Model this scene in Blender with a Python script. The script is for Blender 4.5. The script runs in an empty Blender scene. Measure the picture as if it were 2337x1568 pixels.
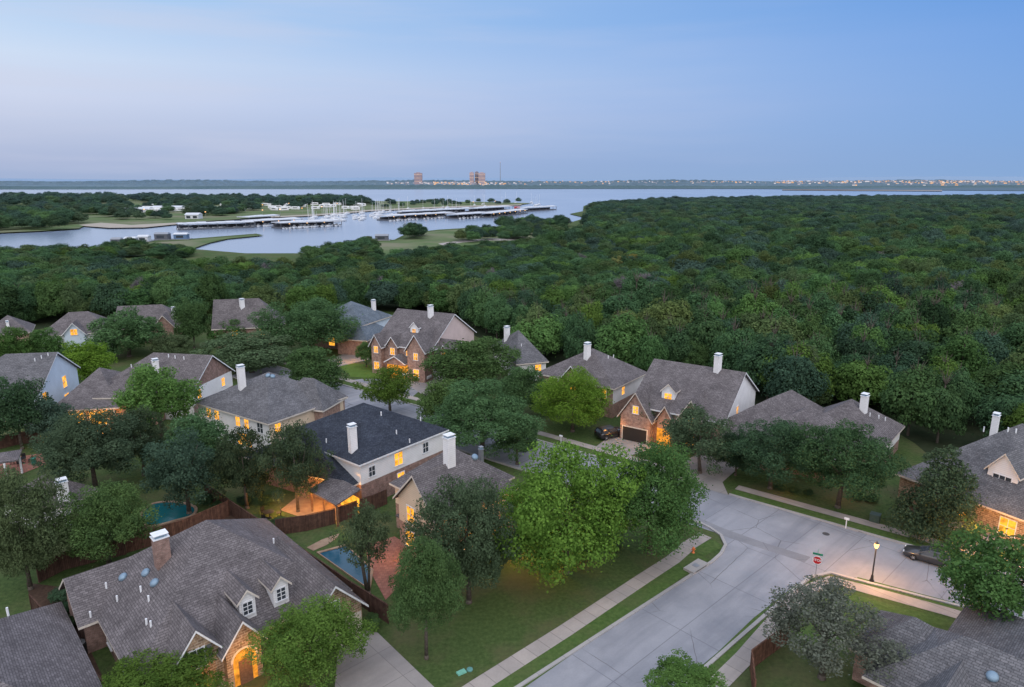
import bpy, math, random
import numpy as np
from mathutils import Vector, Matrix
from mathutils.geometry import intersect_ray_tri
random.seed(7)
S = bpy.context.scene; C = S.collection
S.view_settings.view_transform = 'Standard'; S.view_settings.look = 'None'; S.view_settings.exposure = 0
H = 38.0; F = 1558.0; CX = 1168.5; CY = 784.0; PITCH = math.radians(13.5)
sp_, cp_ = math.sin(PITCH), math.cos(PITCH)
def ray(px, py):
    dx = (px-CX)/F; dy = (CY-py)/F
    return Vector((dx, cp_+dy*sp_, -sp_+dy*cp_))
def G(px, py, z=0.0):
    d = ray(px, py); t = (H-z)/(-d.z)
    return Vector((d.x*t, d.y*t, z))
def lin(r, g, b):
    f = lambda c: (c/255/12.92) if c/255 <= .04045 else ((c/255+.055)/1.055)**2.4
    return (f(r), f(g), f(b), 1)

# ---------------------------------------------------------------- camera
cam = bpy.data.cameras.new('camera'); co = bpy.data.objects.new('camera', cam); C.objects.link(co)
co.location = (0, 0, H); co.rotation_euler = (math.pi/2-PITCH, 0, 0)
cam.sensor_width = 36; cam.lens = F/2337*36; cam.clip_start = .5; cam.clip_end = 60000
S.camera = co

# ---------------------------------------------------------------- materials
class NT:
    def __init__(s, name):
        s.m = bpy.data.materials.new(name); s.m.use_nodes = True
        s.t = s.m.node_tree; s.n = s.t.nodes; s.l = s.t.links; s.n.clear()
        s.out = s.n.new('ShaderNodeOutputMaterial')
    def new(s, typ, **kw):
        n = s.n.new('ShaderNode'+typ)
        for k, v in kw.items():
            if k in n.inputs: n.inputs[k].default_value = v
            else: setattr(n, k, v)
        return n
    def link(s, a, b): s.l.new(a, b)
    def mix(s, fac, a, b, blend='MIX'):
        n = s.n.new('ShaderNodeMix'); n.data_type = 'RGBA'; n.blend_type = blend
        for sock, v in ((n.inputs[0], fac), (n.inputs[6], a), (n.inputs[7], b)):
            if hasattr(v, 'is_linked'): s.link(v, sock)
            else: sock.default_value = v
        return n.outputs[2]
    def rng(s, v, a, b, c, d):
        n = s.new('MapRange'); s.link(v, n.inputs[0])
        for i, x in enumerate((a, b, c, d)): n.inputs[i+1].default_value = x
        return n.outputs[0]
    def pos(s): return s.new('NewGeometry').outputs['Position']
    def noise(s, scale, vec=None, detail=4, rough=.6):
        n = s.new('TexNoise', Scale=scale, Detail=detail, Roughness=rough)
        s.link(vec if vec else s.pos(), n.inputs['Vector']); return n.outputs['Fac']
    def principled(s, col, rough=.8, spec=.3, metal=0, normal=None):
        p = s.new('BsdfPrincipled', Roughness=rough, Metallic=metal); p.inputs['Specular IOR Level'].default_value = spec
        if hasattr(col, 'is_linked'): s.link(col, p.inputs['Base Color'])
        else: p.inputs['Base Color'].default_value = col
        if normal: s.link(normal, p.inputs['Normal'])
        s.link(p.outputs[0], s.out.inputs[0]); return p
    def bump(s, h, strength=.3, dist=.1):
        b = s.new('Bump', Strength=strength, Distance=dist); s.link(h, b.inputs['Height']); return b.outputs[0]

def m_noise(name, c1, c2, scale, rough=.85, spec=.2, big=None, metal=0, bump=0):
    t = NT(name); f = t.rng(t.noise(scale), .3, .7, 0, 1)
    c = t.mix(f, c1, c2)
    if big: c = t.mix(t.rng(t.noise(big[0], detail=6), .45, .66, 0, big[2]), c, big[1])
    t.principled(c, rough, spec, metal, t.bump(t.noise(scale*2), bump) if bump else None); return t.m
def m_shingle(name, c1, c2, c3):
    t = NT(name); uv = t.new('UVMap').outputs[0]
    b = t.new('TexBrick', Scale=1.0, Color1=c1, Color2=c2, Mortar=c3); b.offset = .37
    b.inputs['Brick Width'].default_value = .42; b.inputs['Row Height'].default_value = .2
    b.inputs['Mortar Size'].default_value = .018; t.link(uv, b.inputs['Vector'])
    n = t.rng(t.noise(.55, detail=5), .3, .72, .76, 1.2)
    fine = t.rng(t.noise(5, detail=2), .3, .7, .8, 1.2)
    mm = t.new('Math', operation='MULTIPLY'); t.link(n, mm.inputs[0]); t.link(fine, mm.inputs[1])
    v = t.new('HueSaturation'); t.link(b.outputs[0], v.inputs['Color']); t.link(mm.outputs[0], v.inputs['Value'])
    t.principled(v.outputs[0], .92, .15, 0, t.bump(b.outputs['Fac'], -.4, .03)); return t.m
def m_brick(name, c1, c2, c3, w=.24, h=.085, mort=.012, spread=.35):
    t = NT(name); uv = t.new('UVMap').outputs[0]
    b = t.new('TexBrick', Scale=1.0, Color1=c1, Color2=c2, Mortar=c3)
    b.inputs['Brick Width'].default_value = w; b.inputs['Row Height'].default_value = h
    b.inputs['Mortar Size'].default_value = mort; t.link(uv, b.inputs['Vector'])
    v = t.new('HueSaturation'); t.link(b.outputs[0], v.inputs['Color'])
    t.link(t.rng(t.noise(2.2), .3, .7, 1-spread, 1+spread), v.inputs['Value'])
    t.principled(v.outputs[0], .9, .15, 0, t.bump(b.outputs['Fac'], -.5, .02)); return t.m
def m_siding(name, c):
    t = NT(name); uv = t.new('UVMap').outputs[0]
    sx = t.new('SeparateXYZ'); t.link(uv, sx.inputs[0])
    m = t.new('Math', operation='FRACT'); d = t.new('Math', operation='MULTIPLY'); d.inputs[1].default_value = 4.6
    t.link(sx.outputs[1], d.inputs[0]); t.link(d.outputs[0], m.inputs[0])
    sh = t.rng(m.outputs[0], 0, .22, .75, 1.0)
    v = t.new('HueSaturation', Color=c); 
    mm = t.new('Math', operation='MULTIPLY'); t.link(sh, mm.inputs[0]); t.link(t.rng(t.noise(.7), .3, .7, .92, 1.06), mm.inputs[1])
    t.link(mm.outputs[0], v.inputs['Value']); t.principled(v.outputs[0], .7, .25); return t.m
def m_plain(name, c, rough=.6, spec=.4, metal=0, var=.12):
    t = NT(name); v = t.new('HueSaturation', Color=c)
    t.link(t.rng(t.noise(3), .3, .7, 1-var, 1+var), v.inputs['Value']); t.principled(v.outputs[0], rough, spec, metal); return t.m
def m_emit(name, c, strength, var=.35, scale=1.3):
    t = NT(name); e = t.new('Emission', Color=c)
    t.link(t.rng(t.noise(scale, detail=2), .3, .7, strength*(1-var), strength*(1+var)), e.inputs['Strength'])
    t.link(e.outputs[0], t.out.inputs[0]); return t.m
def m_leaf(name, dark, light, trans=.32, var=.2, k=1.5):
    dark = tuple(c*k for c in dark[:3])+(1,); light = tuple(c*k for c in light[:3])+(1,)
    t = NT(name)
    isl = t.new('NewGeometry').outputs['Random Per Island']
    pn = t.noise(.55, detail=3)
    a = t.new('Math', operation='ADD'); t.link(t.rng(isl, 0, 1, 0, .4), a.inputs[0]); t.link(t.rng(pn, .3, .7, 0, .6), a.inputs[1])
    c = t.mix(a.outputs[0], dark, light)
    oi = t.new('ObjectInfo').outputs['Random']
    v = t.new('HueSaturation'); t.link(c, v.inputs['Color']); t.link(t.rng(oi, 0, 1, 1-var, 1+var), v.inputs['Value'])
    wn = t.new('TexWhiteNoise', noise_dimensions='1D'); t.link(oi, wn.inputs['W'])
    t.link(t.rng(wn.outputs['Value'], 0, 1, .482, .535), v.inputs['Hue'])
    t.link(t.rng(wn.outputs['Value'], 0, 1, 1.05, .84), v.inputs['Saturation'])
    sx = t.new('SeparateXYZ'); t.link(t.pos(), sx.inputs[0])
    hz = t.rng(sx.outputs[1], 220, 1500, 0, .7)  # distance haze painted into the leaf colour, growing with world y
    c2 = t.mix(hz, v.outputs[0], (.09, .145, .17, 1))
    d = t.new('BsdfDiffuse'); t.link(c2, d.inputs[0]); tr = t.new('BsdfTranslucent'); t.link(c2, tr.inputs[0])
    mx = t.new('MixShader'); mx.inputs[0].default_value = trans
    t.link(d.outputs[0], mx.inputs[1]); t.link(tr.outputs[0], mx.inputs[2]); t.link(mx.outputs[0], t.out.inputs[0]); return t.m

M = {}
M['roof'] = m_shingle('shingle_grey_brown', (.115,.104,.11,1), (.17,.155,.162,1), (.062,.058,.062,1))
M['roof2'] = m_shingle('shingle_grey', (.105,.107,.118,1), (.16,.159,.172,1), (.06,.06,.067,1))
M['roofn'] = m_shingle('shingle_charcoal_navy', (.03,.037,.053,1), (.05,.06,.08,1), (.018,.02,.03,1))
M['roofb'] = m_shingle('shingle_blue_grey', (.1,.13,.165,1), (.15,.18,.21,1), (.06,.07,.09,1))
M['brick'] = m_brick('red_brick', (.26,.14,.11,1), (.36,.22,.175,1), (.33,.28,.25,1))
M['brickd'] = m_brick('brown_brick', (.19,.105,.088,1), (.28,.165,.14,1), (.27,.23,.21,1))
M['stone'] = m_brick('tan_stone', (.36,.25,.17,1), (.2,.13,.09,1), (.42,.34,.26,1), .45, .22, .03, .4)
M['white'] = m_siding('white_siding', (.74,.745,.77,1))
M['blue'] = m_siding('pale_blue_siding', (.58,.68,.8,1))
M['pink'] = m_siding('pinkish_siding', (.6,.49,.48,1))
M['beige'] = m_siding('beige_siding', (.64,.52,.4,1))
M['trim'] = m_plain('cream_trim', (.58,.53,.48,1), .6)
M['wpaint'] = m_plain('white_paint', (.7,.72,.76,1), .5)
M['gdoor'] = m_siding('cream_garage_door', (.62,.55,.47,1))
M['ddoor'] = m_siding('dark_garage_door', (.035,.03,.028,1))
M['lit'] = m_emit('lit_window', (1,.42,.04,1), 1.35, .5)
M['litw'] = m_emit('self_glowing_wall', (1,.36,.04,1), .9, .6)  # emissive surface standing in for lamp-lit porch and entry walls
M['glass'] = m_plain('dark_window_glass', (.04,.05,.065,1), .08, .6)
M['shut'] = m_plain('grey_shutter', (.12,.13,.14,1))
M['vent'] = m_plain('weathered_metal_vent', (.2,.29,.38,1), .5, .4, .3)
M['metal'] = m_plain('grey_metal', (.3,.31,.33,1), .45, .5, .6)
M['black'] = m_plain('black_paint', (.012,.012,.014,1), .4, .5)
M['rubber'] = m_plain('tyre_rubber', (.015,.015,.016,1), .9)
M['fence'] = m_brick('brown_fence_boards', (.075,.044,.036,1), (.115,.066,.05,1), (.022,.014,.012,1), .15, 6, .012, .3)
M['fencel'] = m_brick('reddish_fence_boards', (.11,.056,.04,1), (.165,.085,.058,1), (.035,.02,.015,1), .15, 6, .012, .35)
M['wood'] = m_noise('wood', (.12,.07,.045,1), (.2,.12,.08,1), 6)
M['bark'] = m_noise('bark', (.065,.054,.045,1), (.13,.112,.098,1), 5, .95)
M['grass'] = m_noise('lawn_grass', (.038,.068,.022,1), (.078,.12,.04,1), 2.6, .95, .1, (.16, (.12,.105,.062,1), .55), 0, .5)
M['verge'] = m_noise('verge_grass', (.046,.09,.024,1), (.086,.14,.042,1), 2.4, .95, .1, (.2, (.095,.105,.05,1), .5), 0, .4)
M['lush'] = m_noise('park_grass', (.07,.115,.045,1), (.115,.16,.068,1), .05, .95, .1, (.02, (.2,.185,.135,1), .8))
M['floor'] = m_noise('forest_floor', (.022,.034,.018,1), (.042,.052,.03,1), .5, .98, .05)
M['mulch'] = m_noise('mulch', (.05,.03,.022,1), (.09,.058,.042,1), 3, .95)
M['stonepath'] = m_noise('flagstone', (.24,.16,.115,1), (.34,.25,.18,1), 1.1, .9)
M['terra'] = m_brick('terracotta_paving', (.25,.11,.085,1), (.31,.15,.115,1), (.2,.1,.08,1), .4, .4, .02, .2)
def m_concrete(name, c1, c2, bw, bh, rot, crack=True, joint=.03, stain=.4):
    t = NT(name); p = t.pos()
    mp = t.new('Mapping'); mp.inputs['Rotation'].default_value = (0, 0, -rot); t.link(p, mp.inputs['Vector'])
    b = t.new('TexBrick', Scale=1.0, Color1=(1,1,1,1), Color2=(.89,.9,.92,1), Mortar=(.64,.64,.66,1)); b.offset = 0
    b.inputs['Brick Width'].default_value = bw; b.inputs['Row Height'].default_value = bh; b.inputs['Mortar Size'].default_value = joint
    t.link(mp.outputs[0], b.inputs['Vector'])
    c = t.mix(t.rng(t.noise(.35, detail=6), .3, .7, 0, 1), c1, c2)
    c = t.mix(.35, c, t.mix(t.rng(t.noise(7), .3, .7, 0, 1), c1, c2))
    c = t.mix(1.0, c, b.outputs[0], 'MULTIPLY')
    st = t.new('Mapping'); st.inputs['Scale'].default_value = (.05, .45, 1); t.link(mp.outputs[0], st.inputs['Vector'])
    c = t.mix(t.rng(t.noise(1.0, st.outputs[0], 5), .46, .68, 0, stain), c, (c1[0]*.55, c1[1]*.58, c1[2]*.63, 1))
    c = t.mix(t.rng(t.noise(.14, detail=6), .48, .66, 0, stain), c, (c1[0]*.58, c1[1]*.61, c1[2]*.66, 1))
    if crack:
        nz = t.new('TexNoise', Scale=.8, Detail=4); t.link(p, nz.inputs['Vector'])
        ad = t.mix(.22, p, nz.outputs['Color'], 'ADD')
        vo = t.new('TexVoronoi', feature='DISTANCE_TO_EDGE', Scale=.13); t.link(ad, vo.inputs['Vector'])
        ck = t.rng(vo.outputs['Distance'], .001, .006, .9, 0)
        mk = t.rng(t.noise(.09, detail=1), .46, .52, 0, 1)
        m2 = t.new('Math', operation='MULTIPLY'); t.link(ck, m2.inputs[0]); t.link(mk, m2.inputs[1])
        c = t.mix(m2.outputs[0], c, (.11,.11,.12,1))
    t.principled(c, .9, .2, 0, t.bump(t.noise(9), .15)); return t.m
M['road'] = m_concrete('concrete_street', (.255,.265,.297,1), (.33,.337,.37,1), 9.2, 4.65, math.radians(43), True, .045, .5)
M['walk'] = m_concrete('pavement_concrete', (.33,.3,.28,1), (.43,.39,.365,1), 1.5, 40, math.radians(43), False, .04)
M['kerb'] = m_concrete('kerb_concrete', (.34,.33,.325,1), (.43,.415,.41,1), 3, 40, math.radians(43), False)
M['drive'] = m_concrete('driveway_concrete', (.28,.26,.255,1), (.355,.335,.325,1), 4.2, 3.6, math.radians(43), False, .03)
L_ = {}
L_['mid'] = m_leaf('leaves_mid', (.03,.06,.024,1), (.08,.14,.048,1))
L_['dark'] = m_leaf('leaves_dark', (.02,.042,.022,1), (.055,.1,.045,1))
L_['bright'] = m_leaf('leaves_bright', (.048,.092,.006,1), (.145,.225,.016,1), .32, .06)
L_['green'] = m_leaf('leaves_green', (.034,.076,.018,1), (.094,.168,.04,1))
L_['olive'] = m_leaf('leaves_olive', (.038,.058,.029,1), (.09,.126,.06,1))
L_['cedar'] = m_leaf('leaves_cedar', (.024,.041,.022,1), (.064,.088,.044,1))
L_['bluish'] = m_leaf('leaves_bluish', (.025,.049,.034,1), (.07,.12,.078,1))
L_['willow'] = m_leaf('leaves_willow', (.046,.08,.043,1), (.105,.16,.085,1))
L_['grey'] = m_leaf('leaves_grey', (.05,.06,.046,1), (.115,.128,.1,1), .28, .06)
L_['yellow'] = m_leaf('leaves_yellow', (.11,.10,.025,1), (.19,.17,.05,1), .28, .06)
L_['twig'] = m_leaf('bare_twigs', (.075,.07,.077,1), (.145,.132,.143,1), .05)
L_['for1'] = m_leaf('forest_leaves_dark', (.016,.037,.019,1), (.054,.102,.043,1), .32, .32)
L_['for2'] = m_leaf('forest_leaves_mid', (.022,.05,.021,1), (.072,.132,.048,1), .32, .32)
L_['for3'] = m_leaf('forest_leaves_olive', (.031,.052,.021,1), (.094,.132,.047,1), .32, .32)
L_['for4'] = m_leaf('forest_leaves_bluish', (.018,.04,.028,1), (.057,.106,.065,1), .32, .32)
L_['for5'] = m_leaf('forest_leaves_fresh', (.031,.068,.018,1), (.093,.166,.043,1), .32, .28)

# ---------------------------------------------------------------- mesh builder
WM = {}
def tag(o, label=None, cat=None, group=None, kind=None):
    if label: o['label'] = label
    if cat: o['category'] = cat
    if group: o['group'] = group
    if kind: o['kind'] = kind
    return o
def thing(name, label, cat, loc, rotz=0, group=None):
    o = bpy.data.objects.new(name, None); C.objects.link(o); o.empty_display_size = .5
    o.location = loc; o.rotation_euler = (0, 0, rotz)
    WM[o.name] = Matrix.Translation(Vector(loc)) @ Matrix.Rotation(rotz, 4, 'Z')
    return tag(o, label, cat, group)
class MB:
    def __init__(s): s.v = []; s.f = []; s.m = []
    def poly(s, pts, m=0):
        i = len(s.v); s.v += [Vector(p) for p in pts]; s.f.append(tuple(range(i, i+len(pts)))); s.m.append(m); return s
    def hexa(s, b, t, m=0):
        n = len(b); i = len(s.v); s.v += [Vector(p) for p in b]+[Vector(p) for p in t]
        s.f.append(tuple(range(i+n-1, i-1, -1))); s.f.append(tuple(range(i+n, i+2*n)))
        for k in range(n): s.f.append((i+k, i+(k+1) % n, i+n+(k+1) % n, i+n+k))
        s.m += [m]*(n+2); return s
    def box(s, c, size, yaw=0, m=0, tx=1, ty=1):
        cx, cy, cz = c; a, b, h = size[0]/2, size[1]/2, size[2]/2; cs, sn = math.cos(yaw), math.sin(yaw)
        R = lambda x, y, z: Vector((cx+x*cs-y*sn, cy+x*sn+y*cs, cz+z))
        return s.hexa([R(-a,-b,-h),R(a,-b,-h),R(a,b,-h),R(-a,b,-h)], [R(-a*tx,-b*ty,h),R(a*tx,-b*ty,h),R(a*tx,b*ty,h),R(-a*tx,b*ty,h)], m)
    def obox(s, o, ax, ay, az, m=0):
        o, ax, ay, az = map(Vector, (o, ax, ay, az))
        return s.hexa([o, o+ax, o+ax+ay, o+ay], [o+az, o+ax+az, o+ax+ay+az, o+ay+az], m)
    def tube(s, p0, p1, r0, r1, n=7, m=0):
        p0, p1 = Vector(p0), Vector(p1); d = (p1-p0).normalized()
        a = d.cross(Vector((0,0,1)) if abs(d.z) < .9 else Vector((1,0,0))).normalized(); b = d.cross(a)
        c = [(math.cos(2*math.pi*k/n), math.sin(2*math.pi*k/n)) for k in range(n)]
        return s.hexa([p0+a*x*r0+b*y*r0 for x, y in c], [p1+a*x*r1+b*y*r1 for x, y in c], m)
    def lathe(s, c, prof, n=12, m=0):
        c = Vector(c); i = len(s.v)
        for r, z in prof:
            s.v += [c+Vector((r*math.cos(2*math.pi*k/n), r*math.sin(2*math.pi*k/n), z)) for k in range(n)]
        for j in range(len(prof)-1):
            for k in range(n):
                s.f.append((i+j*n+k, i+j*n+(k+1) % n, i+(j+1)*n+(k+1) % n, i+(j+1)*n+k)); s.m.append(m)
        return s
    def loft(s, secs, m=0):
        n = len(secs[0]); i = len(s.v)
        for q in secs: s.v += [Vector(p) for p in q]
        for j in range(len(secs)-1):
            for k in range(n):
                s.f.append((i+j*n+k, i+j*n+(k+1) % n, i+(j+1)*n+(k+1) % n, i+(j+1)*n+k)); s.m.append(m)
        s.f.append(tuple(range(i+n-1, i-1, -1))); e = i+(len(secs)-1)*n; s.f.append(tuple(range(e, e+n))); s.m += [m, m]
        return s
    def build(s, name, mats, parent=None, smooth=False, loc=None, local=False):
        if not isinstance(mats, (list, tuple)): mats = [mats]
        me = bpy.data.meshes.new(name)
        inv = Matrix.Identity(4)
        if parent and not local: inv = WM[parent.name].inverted()
        elif loc is not None and not local: inv = Matrix.Translation(-Vector(loc))
        vs = [inv @ p for p in s.v]
        me.from_pydata(vs, [], s.f)
        for m in mats: me.materials.append(m)
        me.polygons.foreach_set('material_index', s.m)
        uv = me.uv_layers.new(name='UVMap'); buf = np.zeros(len(me.loops)*2, dtype=np.float32)
        for p in me.polygons:
            n = p.normal
            if abs(n.z) > .97: a, b = Vector((1,0,0)), Vector((0,1,0))
            else:
                a = Vector((0,0,1)).cross(n).normalized(); b = n.cross(a)
            for li in p.loop_indices:
                q = me.vertices[me.loops[li].vertex_index].co
                buf[2*li] = q.dot(a); buf[2*li+1] = q.dot(b)
        uv.data.foreach_set('uv', buf)
        if smooth: me.polygons.foreach_set('use_smooth', [True]*len(me.polygons))
        me.update()
        o = bpy.data.objects.new(name, me); C.objects.link(o)
        if parent: o.parent = parent; WM[o.name] = WM[parent.name]
        elif loc is not None: o.location = loc; WM[o.name] = Matrix.Translation(Vector(loc))
        else: WM[o.name] = Matrix.Identity(4)
        return o
def copy_tree(src, loc, rotz, label=None, group=None, scale=None):
    r = src.copy(); C.objects.link(r); r.location = loc; r.rotation_euler = (0, 0, rotz)
    if scale: r.scale = scale
    if label: r['label'] = label
    if group: r['group'] = group
    for ch in list(src.children):
        c = ch.copy(); C.objects.link(c); c.parent = r
        for g in list(ch.children):
            d = g.copy(); C.objects.link(d); d.parent = c
    return r
def struct(name, mb, m, loc=None): return tag(mb.build(name, m, None, False, loc), kind='structure')

# ---------------------------------------------------------------- world + sun
W = bpy.data.worlds.new('World'); S.world = W; W.use_nodes = True
wt = W.node_tree; wt.nodes.clear()
def wn(t, **kw):
    n = wt.nodes.new('ShaderNode'+t)
    for k, v in kw.items(): setattr(n, k, v)
    return n
tc = wn('TexCoord'); sx = wn('SeparateXYZ'); wt.links.new(tc.outputs['Generated'], sx.inputs[0])
def ramp(stops):
    r = wn('ValToRGB'); e = r.color_ramp.elements
    e[0].position = stops[0][0]; e[0].color = stops[0][1]; e[1].position = stops[-1][0]; e[1].color = stops[-1][1]
    for p, c in stops[1:-1]:
        q = e.new(p); q.color = c
    wt.links.new(sx.outputs[2], r.inputs[0]); return r
RL = ramp([(0, lin(160,178,212)), (.02, lin(170,184,216)), (.055, lin(188,199,226)), (.095, lin(204,214,238)), (.14, lin(205,221,244)), (.2, lin(178,210,245)), (.5, lin(198,212,240)), (1, lin(207,219,242))])
RR = ramp([(0, lin(136,170,214)), (.02, lin(129,167,216)), (.06, lin(123,166,221)), (.115, lin(115,162,224)), (.16, lin(106,157,225)), (.22, lin(92,149,222)), (.5, lin(198,212,240)), (1, lin(207,219,242))])
def wmap(src, a, b, c, d, smooth=False):
    n = wn('MapRange'); wt.links.new(src, n.inputs[0])
    if smooth: n.interpolation_type = 'SMOOTHSTEP'
    for i, x in enumerate((a, b, c, d)): n.inputs[i+1].default_value = x
    return n.outputs[0]
def wmix(fac, a, b, blend='MIX'):
    n = wn('Mix', data_type='RGBA', blend_type=blend)
    for s, v in ((n.inputs[0], fac), (n.inputs[6], a), (n.inputs[7], b)):
        if hasattr(v, 'is_linked'): wt.links.new(v, s)
        else: s.default_value = v
    return n.outputs[2]
sky = wmix(wmap(sx.outputs[0], -.56, .66, 0, 1), RL.outputs[0], RR.outputs[0])
mp = wn('Mapping'); mp.inputs['Scale'].default_value = (1.1, 1.1, 12); wt.links.new(tc.outputs['Generated'], mp.inputs[0])
nz = wn('TexNoise'); nz.inputs['Scale'].default_value = 1.9; nz.inputs['Detail'].default_value = 6; wt.links.new(mp.outputs[0], nz.inputs['Vector'])
cl = wn('Math', operation='MULTIPLY'); wt.links.new(wmap(nz.outputs['Fac'], .40, .7, 0, .42, True), cl.inputs[0]); wt.links.new(wmap(sx.outputs[0], .4, -.4, .05, 1), cl.inputs[1])
sky = wmix(cl.outputs[0], sky, lin(207,210,230))
back = wmap(sx.outputs[1], .3, -.5, 0, 1, True)
sky = wmix(back, sky, (1.18, 1.16, 1.22, 1))
ns = wn('TexSky', sky_type='NISHITA'); ns.sun_disc = False; ns.sun_elevation = math.radians(2); ns.sun_rotation = math.radians(215)
sky = wmix(.004, sky, ns.outputs[0], 'ADD')
bg = wn('Background'); wt.links.new(sky, bg.inputs[0]); wt.links.new(wmap(sx.outputs[2], .26, .55, 1.0, 1.42), bg.inputs[1])
wo = wn('OutputWorld'); wt.links.new(bg.outputs[0], wo.inputs[0])
sl = bpy.data.lights.new('dusk_sun', 'SUN'); sl.energy = .6; sl.angle = math.radians(50); sl.color = (1, .97, .96)
so = bpy.data.objects.new('dusk_sun', sl); C.objects.link(so); so.rotation_euler = (math.radians(48), 0, math.radians(22))

def lamp(loc, watts, col=(1,.42,.08), r=.15):
    l = bpy.data.lights.new('porch_light', 'POINT'); l.energy = watts*1.75; l.color = col; l.shadow_soft_size = r
    o = bpy.data.objects.new('porch_light', l); C.objects.link(o); o.location = loc; return o

# ---------------------------------------------------------------- ground, lake, shores
def flat(name, pts, m, z=None):
    b = MB(); p = [Vector(q) if len(q) == 3 else G(q[0], q[1], 0) for q in pts]
    if z is not None: p = [Vector((q.x, q.y, z)) for q in p]
    ar = sum(p[i].x*p[(i+1) % len(p)].y-p[(i+1) % len(p)].x*p[i].y for i in range(len(p)))
    if ar < 0: p.reverse()
    b.poly(p); return struct(name, b, m)
water = NT('lake_water')
wp = water.pos()
wv = water.new('Mapping'); wv.inputs['Scale'].default_value = (.05, .22, 1); water.link(wp, wv.inputs[0])
wnz = water.new('TexNoise', Scale=1.0, Detail=5); water.link(wv.outputs[0], wnz.inputs['Vector'])
water.principled(water.mix(water.rng(water.noise(.004, detail=3), .4, .65, 0, 1), (.19,.25,.35,1), (.24,.3,.4,1)), .2, .5, 0, water.bump(wnz.outputs['Fac'], .05, .4))
M['lake'] = water.m
flat('lake', [(-9000, -300, 0), (9000, -300, 0), (9000, 14000, 0), (-9000, 14000, 0)], M['lake'], -.6)
near = [(-900,580), (0,575), (240,577), (252,556), (330,550), (420,546), (585,533), (602,537), (520,545), (470,556), (440,568), (560,578), (690,578), (790,562), (830,552), (900,547), (930,532), (1000,524), (1100,518), (1200,515), (1290,511), (1338,497), (1300,488), (1330,482), (1332,470), (1350,466), (1500,460), (1800,455), (2337,450), (3300,450)]
gb = [G(*p) for p in near] + [Vector((900, -200, 0)), Vector((-700, -200, 0))]
flat('ground', gb, M['grass'], 0)
forest_px = [(-500,632), (0,628), (240,634), (560,634), (700,634), (820,630), (930,622), (1060,610), (1200,596), (1290,578), (1330,548), (1350,510), (1352,476), (1500,464), (1800,458), (2337,453), (3300,452),
             (3300,1260), (2600,1120), (2337,1060), (2210,1040), (2135,1052), (2088,1012), (1990,952), (1905,918), (1840,945), (1790,962), (1745,962), (1738,930), (1640,882), (1545,868), (1490,880), (1430,852), (1338,832), (1282,852), (1258,848), (1195,798), (1120,780), (1060,758), (1000,728), (930,715), (860,708), (780,728), (700,742), (655,738), (560,728), (480,735), (425,740), (340,732), (260,742), (170,738), (85,752), (-30,752), (-500,790)]
FP = [G(*p) for p in forest_px]
flat('forest_floor', FP, M['floor'], .012)
flat('shore_lawn', [(300,556), (420,549), (580,536), (590,537), (500,547), (440,567), (310,572)], M['lush'], .02)
flat('park_lawn', [(800,566), (850,553), (905,549), (935,534), (1000,527), (1100,521), (1200,518), (1285,514), (1290,545), (1290,575), (1150,590), (1000,600), (880,600)], M['lush'], .02)
flat('park_road', [(1000,556), (1050,549), (1120,544), (1190,545), (1195,549), (1120,549), (1060,553), (1010,560)], M['walk'], .05)
pen = [(-1200,560), (0,532), (90,528), (180,522), (200,512), (250,517), (330,516), (410,509), (560,500), (620,494), (720,490), (850,479), (960,474), (1060,470), (1190,467), (1215,464), (1100,461), (840,459), (700,457), (400,452), (0,449), (-1200,449)]
flat('peninsula', pen, M['lush'], .3)
sand = m_noise('sand', (.3,.27,.23,1), (.38,.34,.29,1), .1)
flat('beach', [(180,514), (230,509), (300,514), (415,508), (420,511), (330,520), (250,521), (195,517)], sand, .33)
flat('beach', [(560,500), (620,494), (720,490), (850,479), (960,474), (1060,470), (1190,467), (1190,469), (1060,473), (960,477), (850,482), (720,493), (620,497)], sand, .33)
far_m = m_noise('far_land_haze_tint', (.09,.14,.185,1), (.115,.165,.21,1), .004, 1, 0)  # aerial haze put into the land's bluish base colour
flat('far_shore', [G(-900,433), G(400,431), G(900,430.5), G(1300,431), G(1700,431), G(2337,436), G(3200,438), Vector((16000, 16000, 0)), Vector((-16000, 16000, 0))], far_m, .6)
flat('dam', [G(1785,433), G(2150,434.5), G(2150,437), G(1785,434.5)], m_noise('dam_stone', (.2,.18,.18,1), (.3,.27,.26,1), .02), 1.2)

# street grid
e1 = Vector((.731, .682, 0)).normalized(); e2 = Vector((.743, -.669, 0)).normalized()
F1 = G(1700,1140); F2 = G(2080,1248); d2 = (F2-F1).normalized(); n2 = Vector((-d2.y, d2.x, 0))
def XS(t, o, z=0): p = F1+d2*t+n2*o; p.z = z; return p
flat('cross_street', [XS(-100,0), XS(75,0), XS(75,-10), XS(-100,-10)], M['road'], .02)
A0 = G(1185,1568); B0 = G(1625,1283); dn = (B0-A0).normalized(); A1 = G(1615,1520)
flat('near_street', [A0-dn*30, B0+dn*4, G(1850,1312)+dn*4, A1-dn*34], M['road'], .026)
flat('street_corner', [G(1560,1330), B0, G(1652,1258), G(1655,1238), G(1640,1218), G(1600,1195), G(1640,1165), G(1990,1290), G(1945,1322), G(1895,1310), G(1850,1315), G(1770,1390)], M['road'], .032)
flat('worn_junction_strip', [G(1590,1180), G(1650,1206), G(1740,1238), G(1850,1272), G(1836,1284), G(1730,1250), G(1640,1220), G(1592,1196)], m_concrete('worn_concrete', (.19,.195,.215,1), (.26,.262,.285,1), 9, 9, 0, False), .036)
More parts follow.
